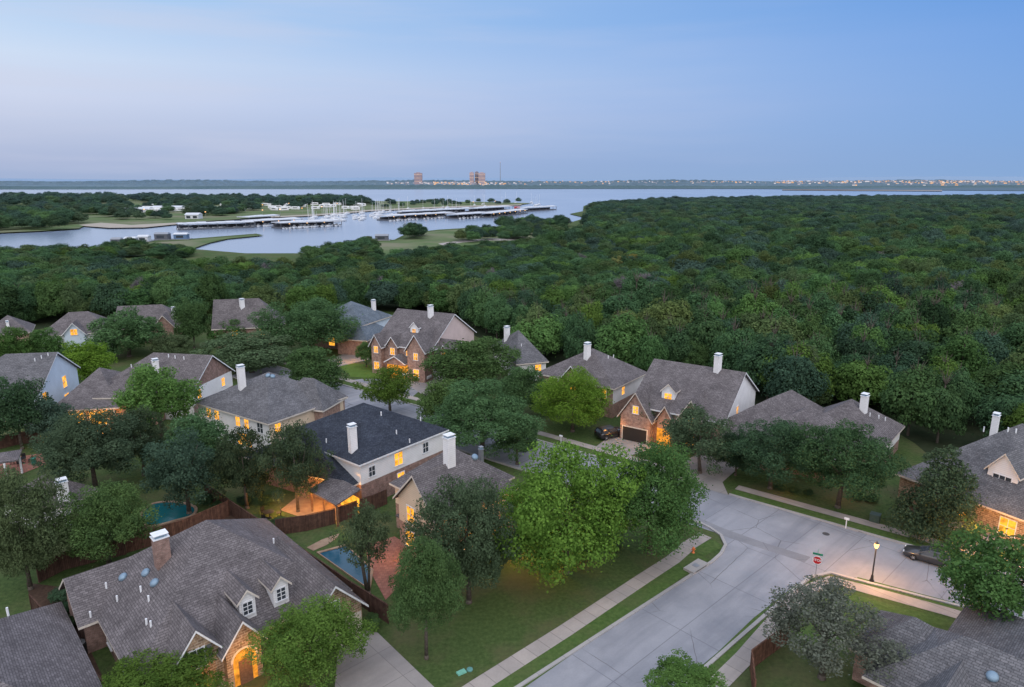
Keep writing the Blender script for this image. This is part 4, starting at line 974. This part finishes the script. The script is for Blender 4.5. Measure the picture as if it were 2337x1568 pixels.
# ---------------------------------------------------------------- vehicles
def loft_sec(x, hw, zb, zs, zt): return [(x,-hw*.9,zb),(x,-hw,zb+.18),(x,-hw,zs),(x,-hw*.88,zt),(x,hw*.88,zt),(x,hw,zs),(x,hw,zb+.18),(x,hw*.9,zb)]
def paint(name, c):
    t = NT(name); p = t.principled(c, .28, .5); p.inputs['Coat Weight'].default_value = .6; p.inputs['Coat Roughness'].default_value = .08; return t.m
M['red'] = m_plain('red_light', (.35,.01,.01,1), .3); M['lens'] = m_plain('clear_lens', (.7,.72,.75,1), .15)
def vehicle(name, label, cat, loc, yaw, kind, col):
    r = thing(name, label, cat, loc, yaw); bm_ = paint(name+'_paint', col)
    if kind == 'sedan':
        st = [(2.42,.68,.34,.52,.6),(2.28,.82,.24,.6,.7),(1.7,.9,.2,.7,.82),(1.0,.92,.2,.8,.94),(0,.93,.2,.83,.97),(-1.2,.93,.2,.85,1.0),(-1.9,.9,.22,.86,1.03),(-2.3,.84,.28,.8,.98),(-2.44,.74,.36,.62,.82)]
        cb = [(1.15,-1.95,.8,.9), (.15,-1.15,.6,1.43)]; wx = (1.42,-1.42); wr = .34; W_ = .93; nx, tx = 2.36, -2.4; hz = .62
    elif kind == 'suv':
        st = [(2.3,.72,.4,.75,.88),(2.15,.88,.28,.85,1.0),(1.3,.94,.26,.95,1.1),(.8,.95,.26,1.0,1.12),(-1.6,.95,.26,1.02,1.14),(-2.2,.92,.3,1.0,1.14),(-2.32,.84,.4,.8,1.05)]
        cb = [(1.05,-2.25,.84,1.08), (.35,-1.95,.68,1.72)]; wx = (1.42,-1.38); wr = .38; W_ = .95; nx, tx = 2.24, -2.28; hz = .88
    else:
        st = [(2.85,.8,.5,.95,1.05),(2.7,.96,.42,1.02,1.18),(1.5,1.0,.4,1.1,1.24),(.9,1.0,.4,1.12,1.26),(-.85,1.0,.4,1.12,1.26),(-.9,1.0,.4,1.1,1.24),(-2.8,1.0,.45,1.1,1.22),(-2.88,.96,.5,1.0,1.15)]
        cb = [(1.15,-.9,.88,1.2), (.45,-.75,.74,1.9)]; wx = (1.85,-1.75); wr = .42; W_ = 1.0; nx, tx = 2.8, -2.86; hz = .95
    b = MB(); b.loft([loft_sec(*q) for q in st]); b.build('body', bm_, r, True, None, True)
    (x0,x1,y0,z0), (x2,x3,y1,z1) = cb
    g = MB(); g.hexa([(x0,-y0,z0-.05),(x0,y0,z0-.05),(x1,y0,z0-.05),(x1,-y0,z0-.05)], [(x2,-y1,z1-.06),(x2,y1,z1-.06),(x3,y1,z1-.06),(x3,-y1,z1-.06)]); g.build('window_glass', M['glass'], r, False, None, True)
    f = MB(); f.hexa([(x2+.08,-y1-.04,z1-.08),(x2+.08,y1+.04,z1-.08),(x3-.08,y1+.04,z1-.08),(x3-.08,-y1-.04,z1-.08)], [(x2-.05,-y1*.85,z1),(x2-.05,y1*.85,z1),(x3+.05,y1*.85,z1),(x3+.05,-y1*.85,z1)])
    for sg in (-1, 1):
        f.tube((x0,sg*y0,z0-.03),(x2,sg*y1,z1-.05),.05,.05,5); f.tube((x1,sg*y0,z0-.03),(x3,sg*y1,z1-.05),.07,.07,5); xm = (x0+x1)/2-.1; xn = (x2+x3)/2-.05; f.tube((xm,sg*(y0+.01),z0-.03),(xn,sg*(y1+.01),z1-.05),.045,.045,5)
    f.build('roof', bm_, r, False, None, True)
    if kind == 'pickup':
        q = MB(); q.box((-1.86,0,1.2),(1.75,1.6,.1)); q.build('bed', M['black'], r, False, None, True)
    for x in wx:
        for sg in (-1, 1):
            q = MB(); i = [(wr*k, yy) for k, yy in ((.62,.0),(.95,.0),(1,.05),(1,.19),(.95,.24),(.62,.24))]; n = 18
            secs = [[(x+rr*math.cos(2*math.pi*k/n), sg*(W_-.2+yy), wr+rr*math.sin(2*math.pi*k/n)) for k in range(n)] for rr, yy in i]
            q.loft(secs); wo2 = q.build('wheel', M['rubber'], r, False, None, True)
            q = MB(); yy = sg*(W_+.045)
            for k in range(5):
                a = 2*math.pi*k/5; q.tube((x, yy, wr), (x+wr*.6*math.cos(a), yy, wr+wr*.6*math.sin(a)), .05, .04, 5)
            q.tube((x, yy-sg*.03, wr), (x, yy+sg*.02, wr), .09, .08, 10); q.build('rim', M['metal'], wo2, False, None, True)
    for sg in (-1, 1):
        q = MB(); q.box((nx-.06, sg*.6, hz), (.18,.32,.13)); q.build('headlight', M['lens'], r, False, None, True)
        q = MB(); q.box((tx+.07, sg*.64, hz+.14), (.16,.3,.14)); q.build('taillight', M['red'], r, False, None, True)
        q = MB(); q.box((x0-.28, sg*(W_+.08), z0+.05), (.16,.2,.13)); q.build('mirror', bm_, r, False, None, True)
    return r
aw = math.atan2(d2.y, d2.x)
p = G(2122,1281); vehicle('parked_car', 'dark grey sedan parked along the far kerb of the cross street', 'car', (p.x, p.y, .03), aw+math.pi, 'sedan', (.035,.037,.042,1))
p = G(1392,998); vehicle('parked_car', 'black car parked on the driveway before the dark garage door', 'car', (p.x, p.y, .06), math.atan2(e1.y, e1.x)-.25, 'suv', (.008,.008,.01,1))
p = G(952,866); vehicle('parked_pickup', 'white pickup parked before the brick house with many lit windows', 'pickup', (p.x, p.y, .06), aw+.25, 'pickup', (.78,.8,.84,1))

# ---------------------------------------------------------------- street furniture
p = G(1989,1328); r = thing('street_lamp', 'black post lamp with glowing lantern on the right-hand street corner', 'street lamp', p)
q = MB(); q.lathe((p.x,p.y,0), [(.22,0),(.22,.22),(.15,.32),(.12,.7),(.07,.8),(.06,3.35),(.05,3.5),(.1,3.55),(.12,3.62),(0,3.62)], 14); q.build('post', M['black'], r, True)
q = MB(); q.lathe((p.x,p.y,0), [(.0,3.63),(.12,3.64),(.22,3.92),(.2,4.1),(.0,4.12)], 14); q.build('lantern', m_emit('lamp_glow', (1,.55,.18,1), 3.4, .05), r, True)
q = MB(); q.lathe((p.x,p.y,0), [(.2,4.12),(.17,4.18),(.05,4.28),(.03,4.38),(0,4.4)], 14); q.build('finial_cap', M['black'], r, True)
lamp((p.x-.4, p.y-.4, 3.9), 480, (1,.45,.12), .2); lamp((p.x+.45, p.y+.4, 3.7), 360, (1,.45,.12), .2)
# stop sign
p = G(1860,1322); r = thing('stop_sign', 'red octagonal stop sign with green street name blades at the corner', 'road sign', p)
q = MB(); q.tube(p, p+Vector((0,0,3.0)), .035, .035, 8); q.build('post', M['metal'], r)
fx = Vector((.9,-.44,0)).normalized(); fn = Vector((-.44,-.9,0)).normalized(); up = Vector((0,0,1))
sc_ = p+up*2.1+fn*.06
def octo(rad, off): return [sc_+fx*(rad*math.cos(math.pi/8+math.pi/4*k))+up*(rad*math.sin(math.pi/8+math.pi/4*k))+fn*off for k in range(8)]
q = MB(); q.hexa(octo(.45,-.02), octo(.45,0)); q.build('sign_border', M['wpaint'], r)
q = MB(); q.poly(octo(.405,.006)); q.build('sign_face', m_plain('sign_red', (.5,.015,.02,1), .4, .3, 0, .02), r)
tcv = bpy.data.curves.new('lettering', 'FONT'); tcv.body = 'STOP'; tcv.size = .34; tcv.align_x = 'CENTER'; tcv.align_y = 'CENTER'; tcv.offset = .006
to = bpy.data.objects.new('lettering_source', tcv); C.objects.link(to)
dg = bpy.context.evaluated_depsgraph_get(); tme = bpy.data.meshes.new_from_object(to.evaluated_get(dg)); bpy.data.objects.remove(to)
base_ = sc_+fn*.012-Vector(p)
for v_ in tme.vertices: v_.co = base_+fx*v_.co.x+up*v_.co.y
tme.materials.clear(); tme.materials.append(M['wpaint']); lo = bpy.data.objects.new('lettering', tme); C.objects.link(lo); lo.parent = r
grn = m_plain('sign_green', (.01,.22,.12,1), .4, .3, 0, .02)
for k, (ax, z) in enumerate(((fx, 2.62), (Vector((.5,.86,0)), 2.84))):
    nn = Vector((ax.y, -ax.x, 0)); q = MB(); q.obox(p+up*z-ax*.45-nn*.015, ax*.9, nn*.03, up*.2); q.build('name_blade', grn, r)
def post_box(name, px, py, label, cat, parts):
    p = G(px, py); r = thing(name, label, cat, p)
    for nm, fn_, m in parts:
        q = MB(); fn_(q, p); q.build(nm, m, r)
mb_parts = lambda yw: [('post', lambda q, p: q.box((p.x,p.y,.55), (.1,.1,1.1), yw), M['wpaint']), ('letter_box', lambda q, p: (q.box((p.x,p.y,1.15), (.5,.2,.14), yw), q.box((p.x,p.y,1.26), (.5,.2,.1), yw, 0, 1, .5)), M['wpaint'])]
post_box('mailbox', 1930, 1206, 'white mailbox on the verge beyond the manhole', 'mailbox', mb_parts(aw))
post_box('mailbox', 1280, 1012, 'white mailbox beside the far pavement left of the black car', 'mailbox', mb_parts(aw))
dk_parts = [('post', lambda q, p: q.box((p.x,p.y,.55), (.1,.1,1.1), aw), M['black']), ('letter_box', lambda q, p: (q.box((p.x,p.y,1.15), (.5,.22,.16), aw), q.box((p.x,p.y,1.28), (.5,.22,.1), aw, 0, 1, .5)), M['black'])]
post_box('mailbox', 1553, 1070, 'dark mailbox by the lawn left of the hipped house driveway', 'mailbox', dk_parts)
p = G(1582,1262); r = thing('fire_hydrant', 'small orange fire hydrant on the corner verge', 'hydrant', p)
orm = m_plain('hydrant_orange', (.6,.16,.05,1), .5)
q = MB(); q.lathe(p, [(.17,0),(.17,.06),(.11,.08),(.11,.5),(.14,.52),(.12,.62),(.05,.7),(0,.72)], 12); q.build('barrel', orm, r, True)
for sg in (-1, 1): q = MB(); q.tube(p+Vector((0,0,.42)), p+Vector((sg*.22,0,.42)), .06, .06, 8); q.build('nozzle', orm, r)
p = G(1996,1190); r = thing('utility_box', 'dark green utility cabinet on the lawn before the brownish conifer', 'utility box', p)
gm = m_plain('utility_green', (.04,.07,.06,1), .6)
q = MB(); q.box((p.x,p.y,.45), (1.0,.9,.9), aw); q.build('cabinet', gm, r); q = MB(); q.box((p.x,p.y,.93), (1.08,.98,.07), aw); q.build('lid', gm, r)
q = MB(); p = G(1885,1219); q.lathe((p.x,p.y,.045), [(.0,0),(.36,0),(.38,-.01)], 20); tag(q.build('manhole_cover', m_plain('iron', (.06,.06,.065,1), .7), None, False, (p.x,p.y,.045)), 'dark round manhole cover in the cross street', 'manhole cover')
p = G(1588,1296); r = thing('storm_inlet', 'concrete storm drain inlet box set in the kerb at the corner', 'storm drain', p); yw = math.atan2(dn.y, dn.x)
q = MB(); q.box((p.x,p.y,.14), (2.6,1.2,.28), yw); q.build('slab', M['kerb'], r); q = MB(); nn = Vector((dn.y,-dn.x,0)); q.box((p.x+nn.x*.61,p.y+nn.y*.61,.12), (1.8,.04,.14), yw); q.build('opening', M['black'], r); q = MB(); q.box((p.x,p.y,.3),(.6,.6,.03), yw); q.build('cover', M['metal'], r)
p = G(1053,1536); q = MB(); q.box((p.x,p.y,.08), (.75,.45,.12), .6, 0, .95, .95); tag(q.build('meter_box', m_plain('box_green', (.16,.42,.33,1), .6), None, False, (p.x,p.y,0)), 'pale green utility box lid set in the lawn near the bottom edge', 'meter box')
p = G(1072,1529); q = MB(); q.lathe((p.x,p.y,0), [(.25,0),(.25,.1),(.2,.13),(0,.14)], 14); tag(q.build('valve_cover', m_plain('cover_teal', (.1,.26,.25,1), .6), None, False, (p.x,p.y,0)), 'small round green cover in the lawn beside the pale green box lid', 'cover')
p = G(186,1490); r = thing('air_conditioner', 'dark outdoor air conditioner unit in the side yard at lower left', 'air conditioner', p)
q = MB(); q.box((p.x,p.y,.5), (1.0,1.0,.95), .75); q.build('casing', M['black'], r); q = MB(); q.lathe((p.x,p.y,1.0), [(0,.03),(.12,.03),(.14,0),(.4,0),(.42,.03),(.44,0)], 18); q.build('fan_grille', M['metal'], r)
def table_set(px, py, n, label, gl):
    p = G(px, py); r = thing('patio_table', label, 'table', (p.x,p.y,.05))
    q = MB(); q.lathe((p.x,p.y,.05), [(0,.7),(.6,.7),(.6,.74),(0,.74)], 16); q.build('tabletop', M['black'], r); q = MB(); q.lathe((p.x,p.y,.05), [(.3,0),(.3,.04),(.05,.06),(.05,.7)], 10); q.build('pedestal', M['black'], r)
    for k in range(n):
        a = 2*math.pi*k/n+.4; c = Vector((p.x+1.05*math.cos(a), p.y+1.05*math.sin(a), .05)); t = thing('patio_chair', gl, 'chair', c, a, gl)
        q = MB(); q.box((0,0,.42),(.5,.5,.06)); q.build('seat', M['black'], t, False, None, True); q = MB(); q.box((.25,0,.7),(.05,.5,.55)); q.build('backrest', M['black'], t, False, None, True)
        for sx_ in (-.2,.2):
            for sy_ in (-.2,.2): q = MB(); q.box((sx_,sy_,.2),(.04,.04,.4)); q.build('leg', M['black'], t, False, None, True)
table_set(50,1058,4,'dark round patio table on the terracotta patio at the left edge','dark chair at the round patio table at the left edge')
table_set(615,1182,3,'small dark table on the lawn below the open-branched cedar','dark chair by the small table below the open-branched cedar')
p = G(78,1060); q = MB(); q.lathe((p.x,p.y,.05), [(.28,0),(.32,.8),(.36,.82),(.34,.9),(0,.95)], 12); tag(q.build('bin', m_plain('teal_plastic', (.02,.2,.16,1), .5), None, True, (p.x,p.y,.05)), 'teal bin on the terracotta patio at the left edge', 'bin')

# ---------------------------------------------------------------- marina
M['droof'] = m_plain('dock_roof_metal', (.55,.58,.63,1), .6, .3, .1, .25)
M['dunder'] = m_plain('dock_shadow_timber', (.11,.12,.145,1), .9)  # dock timber colour with the shade under the roofs mixed in
M['hull'] = m_plain('boat_gelcoat', (.68,.7,.73,1), .3)
M['dlight'] = m_emit('dock_light', (1,.55,.22,1), 2.5, .2)
def dock(x0, y0, x1, y1, wd, label, lit=False, hz=3.8):
    a, b = G(x0,y0), G(x1,y1); d = (b-a); L = d.length; d.normalize(); n = Vector((-d.y,d.x,0)); r = thing('covered_dock', label, 'dock', (a.x,a.y,-.5))
    if n.y < 0: n = -n
    q = MB(); q.obox(a+Vector((0,0,-.5)), d*L, n*wd, Vector((0,0,.9))); q.build('pontoon', M['dunder'], r)
    up = Vector((0,0,1)); k = max(4, int(L/7)); q = MB()
    for i in range(k):
        s = a+d*(L*i/k)+up*hz; w_ = d*(L/k*.97); th = up*.5
        q.hexa([s, s+w_, s+w_+n*wd, s+n*wd], [s+th, s+w_+th, s+w_+n*wd+th, s+n*wd+th])
        zz = .5+.4*(i % 3)*.5; q.hexa([s+th*1.02-n*.3, s+w_+th*1.02-n*.3, s+w_+n*(wd+.3)+th*1.02, s+n*(wd+.3)+th*1.02], [s+th+n*wd*.47+up*zz, s+w_+th+n*wd*.47+up*zz, s+w_+th+n*wd*.53+up*zz, s+th+n*wd*.53+up*zz])
    q.build('roof', M['droof'], r)
    for i in range(k+1):
        q = MB(); s = a+d*(L*i/k); q.obox(s+n*.1-d*.2, d*.4, n*(.4), up*hz); q.build('pile', M['dunder'], r)
    q = MB(); q.obox(a+n*wd*.75+up*.4, d*L, n*.3, up*(hz-1.6)); q.build('dock_shade_panel', M['dunder'], r)  # upright dark sheet added for the shade inside the dock
    if lit:
        for i in range(1, k, 2):
            q = MB(); s = a+d*(L*i/k)+n*.8; q.box((s.x,s.y,hz-.6),(.9,.9,.5)); q.build('lamp', M['dlight'], r)
dock(408,524,582,518,16,'long low covered dock, leftmost in the marina')
dock(584,516,690,510,22,'covered dock with warm lights left of the sailboat masts', True)
dock(642,521,780,514,18,'covered dock nearest the camera, right of the leftmost dock', True)
dock(888,503,1040,494,18,'long covered dock just right of the sailboat masts', True)
dock(1046,499,1120,494,18,'covered dock in the middle of the right marina row')
dock(1122,496,1205,486,18,'covered dock near the right end of the marina row', True)
dock(925,491,1080,483,18,'back covered dock behind the right marina row')
dock(1090,483,1170,478,18,'short back covered dock toward the open lake')
dock(1200,482,1270,478,14,'farthest right covered dock on the open water')
dock(570,506,640,501,16,'small covered dock close to the peninsula shore')
def boat():
    r = thing('sailboat', 'white sailboat with bare mast moored in the marina', 'sailboat', (0,0,-.55), 0, 'sailboats in the marina')
    q = MB(); q.loft([[(x,-w_,1.3),(x,-w_*.7,.1),(x,0,-.2),(x,w_*.7,.1),(x,w_,1.3)] for x, w_ in ((-4.6,1.0),(-2,1.5),(1,1.5),(3.4,.9),(5.2,.08))]); q.build('hull', M['hull'], r, False, None, True)
    q = MB(); q.box((-.3,0,1.55),(3.6,1.7,.6),0,0,.8,.75); q.build('cabin', M['hull'], r, False, None, True)
    q = MB(); q.tube((.6,0,1.3),(.6,0,14.5),.14,.09,6); q.build('mast', M['hull'], r, False, None, True)
    q = MB(); q.tube((.6,0,2.6),(-3.8,0,2.5),.16,.14,6); q.build('boom', M['droof'], r, False, None, True); return r
sb = boat(); first = True
for i in range(96):
    x = rf.uniform(700,905) if i < 68 else rf.uniform(905,1240); yb = 519-(x-700)*.085; p = G(x, yb-rf.uniform(4,22), -.55); s = rf.uniform(.7,1.25)
    if first: sb.location = p; sb.rotation_euler = (0,0,1.2); first = False
    else: copy_tree(sb, p, rf.choice((1.2,-1.9))+rf.uniform(-.1,.1), None, None, (s,s,s))
mbt = thing('motor_boat', 'small white motor boat moored at the covered docks', 'motor boat', (0,0,-.55), 0, 'motor boats at the docks')
q = MB(); q.loft([[(x,-w_,1.2),(x,-w_*.7,.1),(x,w_*.7,.1),(x,w_,1.2)] for x, w_ in ((-3.6,1.2),(0,1.4),(2.2,1.1),(3.8,.1))]); q.build('hull', M['hull'], mbt, False, None, True)
q = MB(); q.box((-.6,0,1.7),(2.6,1.8,1.0),0,0,.7,.8); q.build('cabin', M['glass'], mbt, False, None, True)
sp = [(410+i*8, 523.3-i*.28) for i in range(22)]+[(648+i*8, 521.5-i*.4) for i in range(17)]+[(590+i*8,517-i*.45) for i in range(7)]+[(892+i*8.5, 504-i*.5) for i in range(18)]+[(1050+i*8.5, 499.5-i*.75) for i in range(18)]
for i, (x, y) in enumerate(sp):
    p = G(x, y+1.2, -.55)
    if i == 0: mbt.location = p; mbt.rotation_euler = (0,0,-1.6)
    elif rf.random() < .85:
        s = rf.uniform(.75,1.35); copy_tree(mbt, p, -1.6+rf.uniform(-.2,.2), None, None, (s,s,s))
hb_lab = ['dark roofed boathouse at the near point, leftmost','grey roofed boathouse at the near point, second from left','boathouse with pale roof in the middle of the near point','tall boathouse right of the middle at the near point','blue boathouse at the right of the near point','low dark pavilion by the park shore','small boathouse beside the park pier','red-roofed float on the open water near the marina end']
for (x, y, l, wd, hh, cm, lb) in zip((268,300,330,372,415,872,938,1180), (556,555,551,547,546,548,533,480), (6,7,7,9,9,9,8,8), (6,6,6,7,6,7,7,7), (2.4,2.6,2.8,3.4,3,2.6,2.8,3.4), ('dunder','metal','droof','dunder','bl','dunder','droof','red'), hb_lab):
    p = G(x,y); r = thing('boathouse', lb, 'boathouse', (p.x,p.y,-.4)); bmt = m_plain('boathouse_blue', (.1,.17,.3,1)) if cm == 'bl' else M[cm]
    q = MB(); q.box((p.x,p.y,.0),(l+2,wd+2,.7),.1); q.build('pontoon', M['metal'], r)
    q = MB(); q.box((p.x,p.y,.35+hh/2),(l*.9,wd*.9,hh),.1); q.build('wall', bmt, r)
    q = MB(); q.box((p.x,p.y,.35+hh+.5),(l,wd,1.0),.1,0,.9,.1); q.build('roof', M['red'] if cm == 'red' else (M['droof'] if cm != 'dunder' else M['metal']), r)
    q = MB(); q.box((p.x,p.y-wd*.46,.35+hh*.5),(l*.5,.1,hh*.5),.1); q.build('opening', M['glass'], r)
cp0 = thing('camper', 'white camper parked on the lakeside peninsula', 'camper', (0,0,.3), 0, 'campers on the peninsula')
q = MB(); q.loft([[(x,-1.25,.6),(x,-1.25,z),(x,-1.05,z+.25),(x,1.05,z+.25),(x,1.25,z),(x,1.25,.6)] for x, z in ((-4.5,2.9),(-4.2,3.2),(3.8,3.2),(4.5,2.4))]); q.build('body', M['hull'], cp0, False, None, True)
q = MB(); q.box((.3,-1.27,2.2),(5,.06,.7)); q.build('window', M['glass'], cp0, False, None, True)
for i in range(80):
    x = rf.choice((rf.uniform(300,560), rf.uniform(560,830))); y = rf.uniform(472,485)-(x-300)*.01; p = G(x,y,.3)
    if i == 0: cp0.location = p
    else: copy_tree(cp0, p, rf.uniform(-.6,.6), None, None, (1.25,1.25,1.25))
def barn(x0, x1, y, wd, hh, label):
    a, b = G(x0,y,.3), G(x1,y,.3); c = (a+b)/2; L = (b-a).length; r = thing('park_building', label, 'building', c)
    q = MB(); q.box((c.x,c.y,.3+hh/2),(L,wd,hh)); q.build('wall', M['droof'], r); q = MB(); q.box((c.x,c.y,.3+hh+.9),(L+1,wd+1,1.8),0,0,1,.05); q.build('roof', M['droof'], r)
    for i in range(max(2,int(L/12))):
        q = MB(); q.box((a.x+L*(i+.5)/max(2,int(L/12)), c.y-wd/2-.05, .3+hh*.45),(4,.1,hh*.6)); q.build('opening', M['glass'], r)
barn(285,345,484,14,4.0,'long pale storage building at the left of the campground')
barn(352,420,480,14,4.0,'long pale storage building in the middle of the campground')
barn(428,458,499,10,4,'small building above the beach left of the docks')
for (x, y) in [(470,497),(600,492),(640,490),(690,487),(735,483),(600,478),(660,474),(770,474),(330,490),(1080,470),(1130,468)]:
    p = G(x,y,.3); r = thing('park_lamp', 'lit lamp post on the marina shore', 'lamp post', p, 0, 'marina lamp posts')
    q = MB(); q.tube(p, p+Vector((0,0,6)), .15,.1,6); q.build('post', M['metal'], r); q = MB(); q.box((p.x,p.y,6.2),(1.0,1.0,.6)); q.build('lantern', M['dlight'], r)

# ---------------------------------------------------------------- far shore: trees, town, towers
ftms = [m_noise('far_trees_haze_tint', (.075,.125,.15,1), (.1,.15,.175,1), .006, 1, 0), m_noise('farther_trees_haze_tint', (.11,.17,.225,1), (.135,.195,.25,1), .006, 1, 0)]  # distance haze painted as bluer tree colours, paler for the farther rows
b = MB(); fr = random.Random(3)
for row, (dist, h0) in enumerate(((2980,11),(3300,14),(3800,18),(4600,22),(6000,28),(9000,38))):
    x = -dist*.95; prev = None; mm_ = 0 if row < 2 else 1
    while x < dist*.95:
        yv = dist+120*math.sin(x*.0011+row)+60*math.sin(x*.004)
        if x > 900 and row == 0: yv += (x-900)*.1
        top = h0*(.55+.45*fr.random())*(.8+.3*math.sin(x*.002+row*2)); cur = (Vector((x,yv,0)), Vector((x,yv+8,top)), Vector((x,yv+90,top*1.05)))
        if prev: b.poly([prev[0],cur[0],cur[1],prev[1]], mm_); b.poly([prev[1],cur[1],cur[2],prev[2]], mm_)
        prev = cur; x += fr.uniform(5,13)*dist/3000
tag(b.build('far_treeline', ftms), 'haze-tinted blue-green belt of trees along the far lake shore', 'trees', None, 'stuff')
M['litfar'] = m_emit('far_window_glow', (1,.7,.45,1), 1.0, .4, .05)
M['twin'] = m_plain('far_pinkish_glass', (.2,.17,.2,1), .6)
def tower(px, ytop, wpx, dist, label, c):
    x = (px-CX)/F*dist*cp_*1.05; zt = H+(410-ytop)/F*dist*1.02; wd = wpx/F*dist; r = thing('tower_block', label, 'tower', (x,dist,0))
    m = m_plain('tower_wall', c, .8); q = MB(); q.box((x,dist,zt/2),(wd,30,zt)); q.build('wall', m, r); q = MB(); q.box((x,dist,zt+2),(wd*.5,14,4)); q.build('penthouse', m, r)
    for fl_ in range(9):
        q = MB(); z = zt*(.35+.065*fl_)
        for k in range(6): q.box((x-wd*.42+wd*.168*k, dist-15.2, z),(wd*.07,.4,zt*.028))
        q.build('window_row', M['litfar'] if fl_ % 4 == 0 else M['twin'], r)
tower(965,396,17,4400,'square brown tower block standing alone on the far shore',(.36,.28,.31,1))
tower(1081,395,9,4300,'narrow left half of the twin towers on the far shore',(.42,.33,.35,1))
tower(1092,394,8,4330,'dark middle tower of the far shore cluster',(.24,.22,.26,1))
tower(1103,396,15,4300,'wide right tower of the far shore cluster',(.42,.33,.35,1))
x = (1143-CX)/F*4400*1.02; r = thing('radio_mast', 'tall thin radio mast on the far shore right of the towers', 'mast', (x,4400,0))
q = MB(); q.tube((x,4400,0),(x,4400,H+37/F*4400),2.2,1.5,5); q.build('mast', M['metal'], r); q = MB(); q.box((x,4400,H+37.6/F*4400),(2.4,2.4,3)); q.build('beacon', m_emit('beacon', (1,.55,.5,1), 1.0, .1), r)
tb = MB()
for i in range(1300):
    u_ = fr.random()
    if u_ < .2: px, dist, h0 = fr.gauss(1040,70), fr.uniform(3900,4500), fr.uniform(10,26)
    elif u_ < .82: px, dist, h0 = fr.uniform(1760,2420), fr.uniform(3600,8500), fr.uniform(10,32)
    else: px, dist, h0 = fr.uniform(1180,1790), fr.uniform(4200,8000), fr.uniform(10,28)
    x = (px-CX)/F*dist*1.02; wd = fr.uniform(4,13); lit_ = fr.random()
    tb.box((x,dist,h0-3),(wd,10,6),0,0 if lit_ < .45 else (1 if lit_ < .72 else 2))
tag(tb.build('distant_town', [m_plain('far_pale_wall', (.32,.33,.39,1)), m_emit('far_white_light', (.85,.82,.9,1), .75, .3, .02), m_emit('far_warm_light', (1,.6,.36,1), .85, .3, .02)]), 'scatter of pale buildings and small lights along the far shore', 'town', None, 'stuff')
hb = MB(); prev = None
for i in range(90):
    x = -14000+i*320; top = 38+40*(.5+.5*math.sin(i*.21))*fr.uniform(.8,1)+30*math.exp(-((i-75)/12)**2); cur = (Vector((x,13000,0)), Vector((x,13200,top)), Vector((x,15500,top*.8)))
    if prev: hb.poly([prev[0],cur[0],cur[1],prev[1]]); hb.poly([prev[1],cur[1],cur[2],prev[2]])
    prev = cur
struct('hills', hb, m_noise('haze_tinted_hills', (.2,.29,.42,1), (.22,.31,.44,1), .001, 1, 0))  # hills coloured pale blue to carry the distance haze
print('forest total', len(pts), 'rest', len(rest))
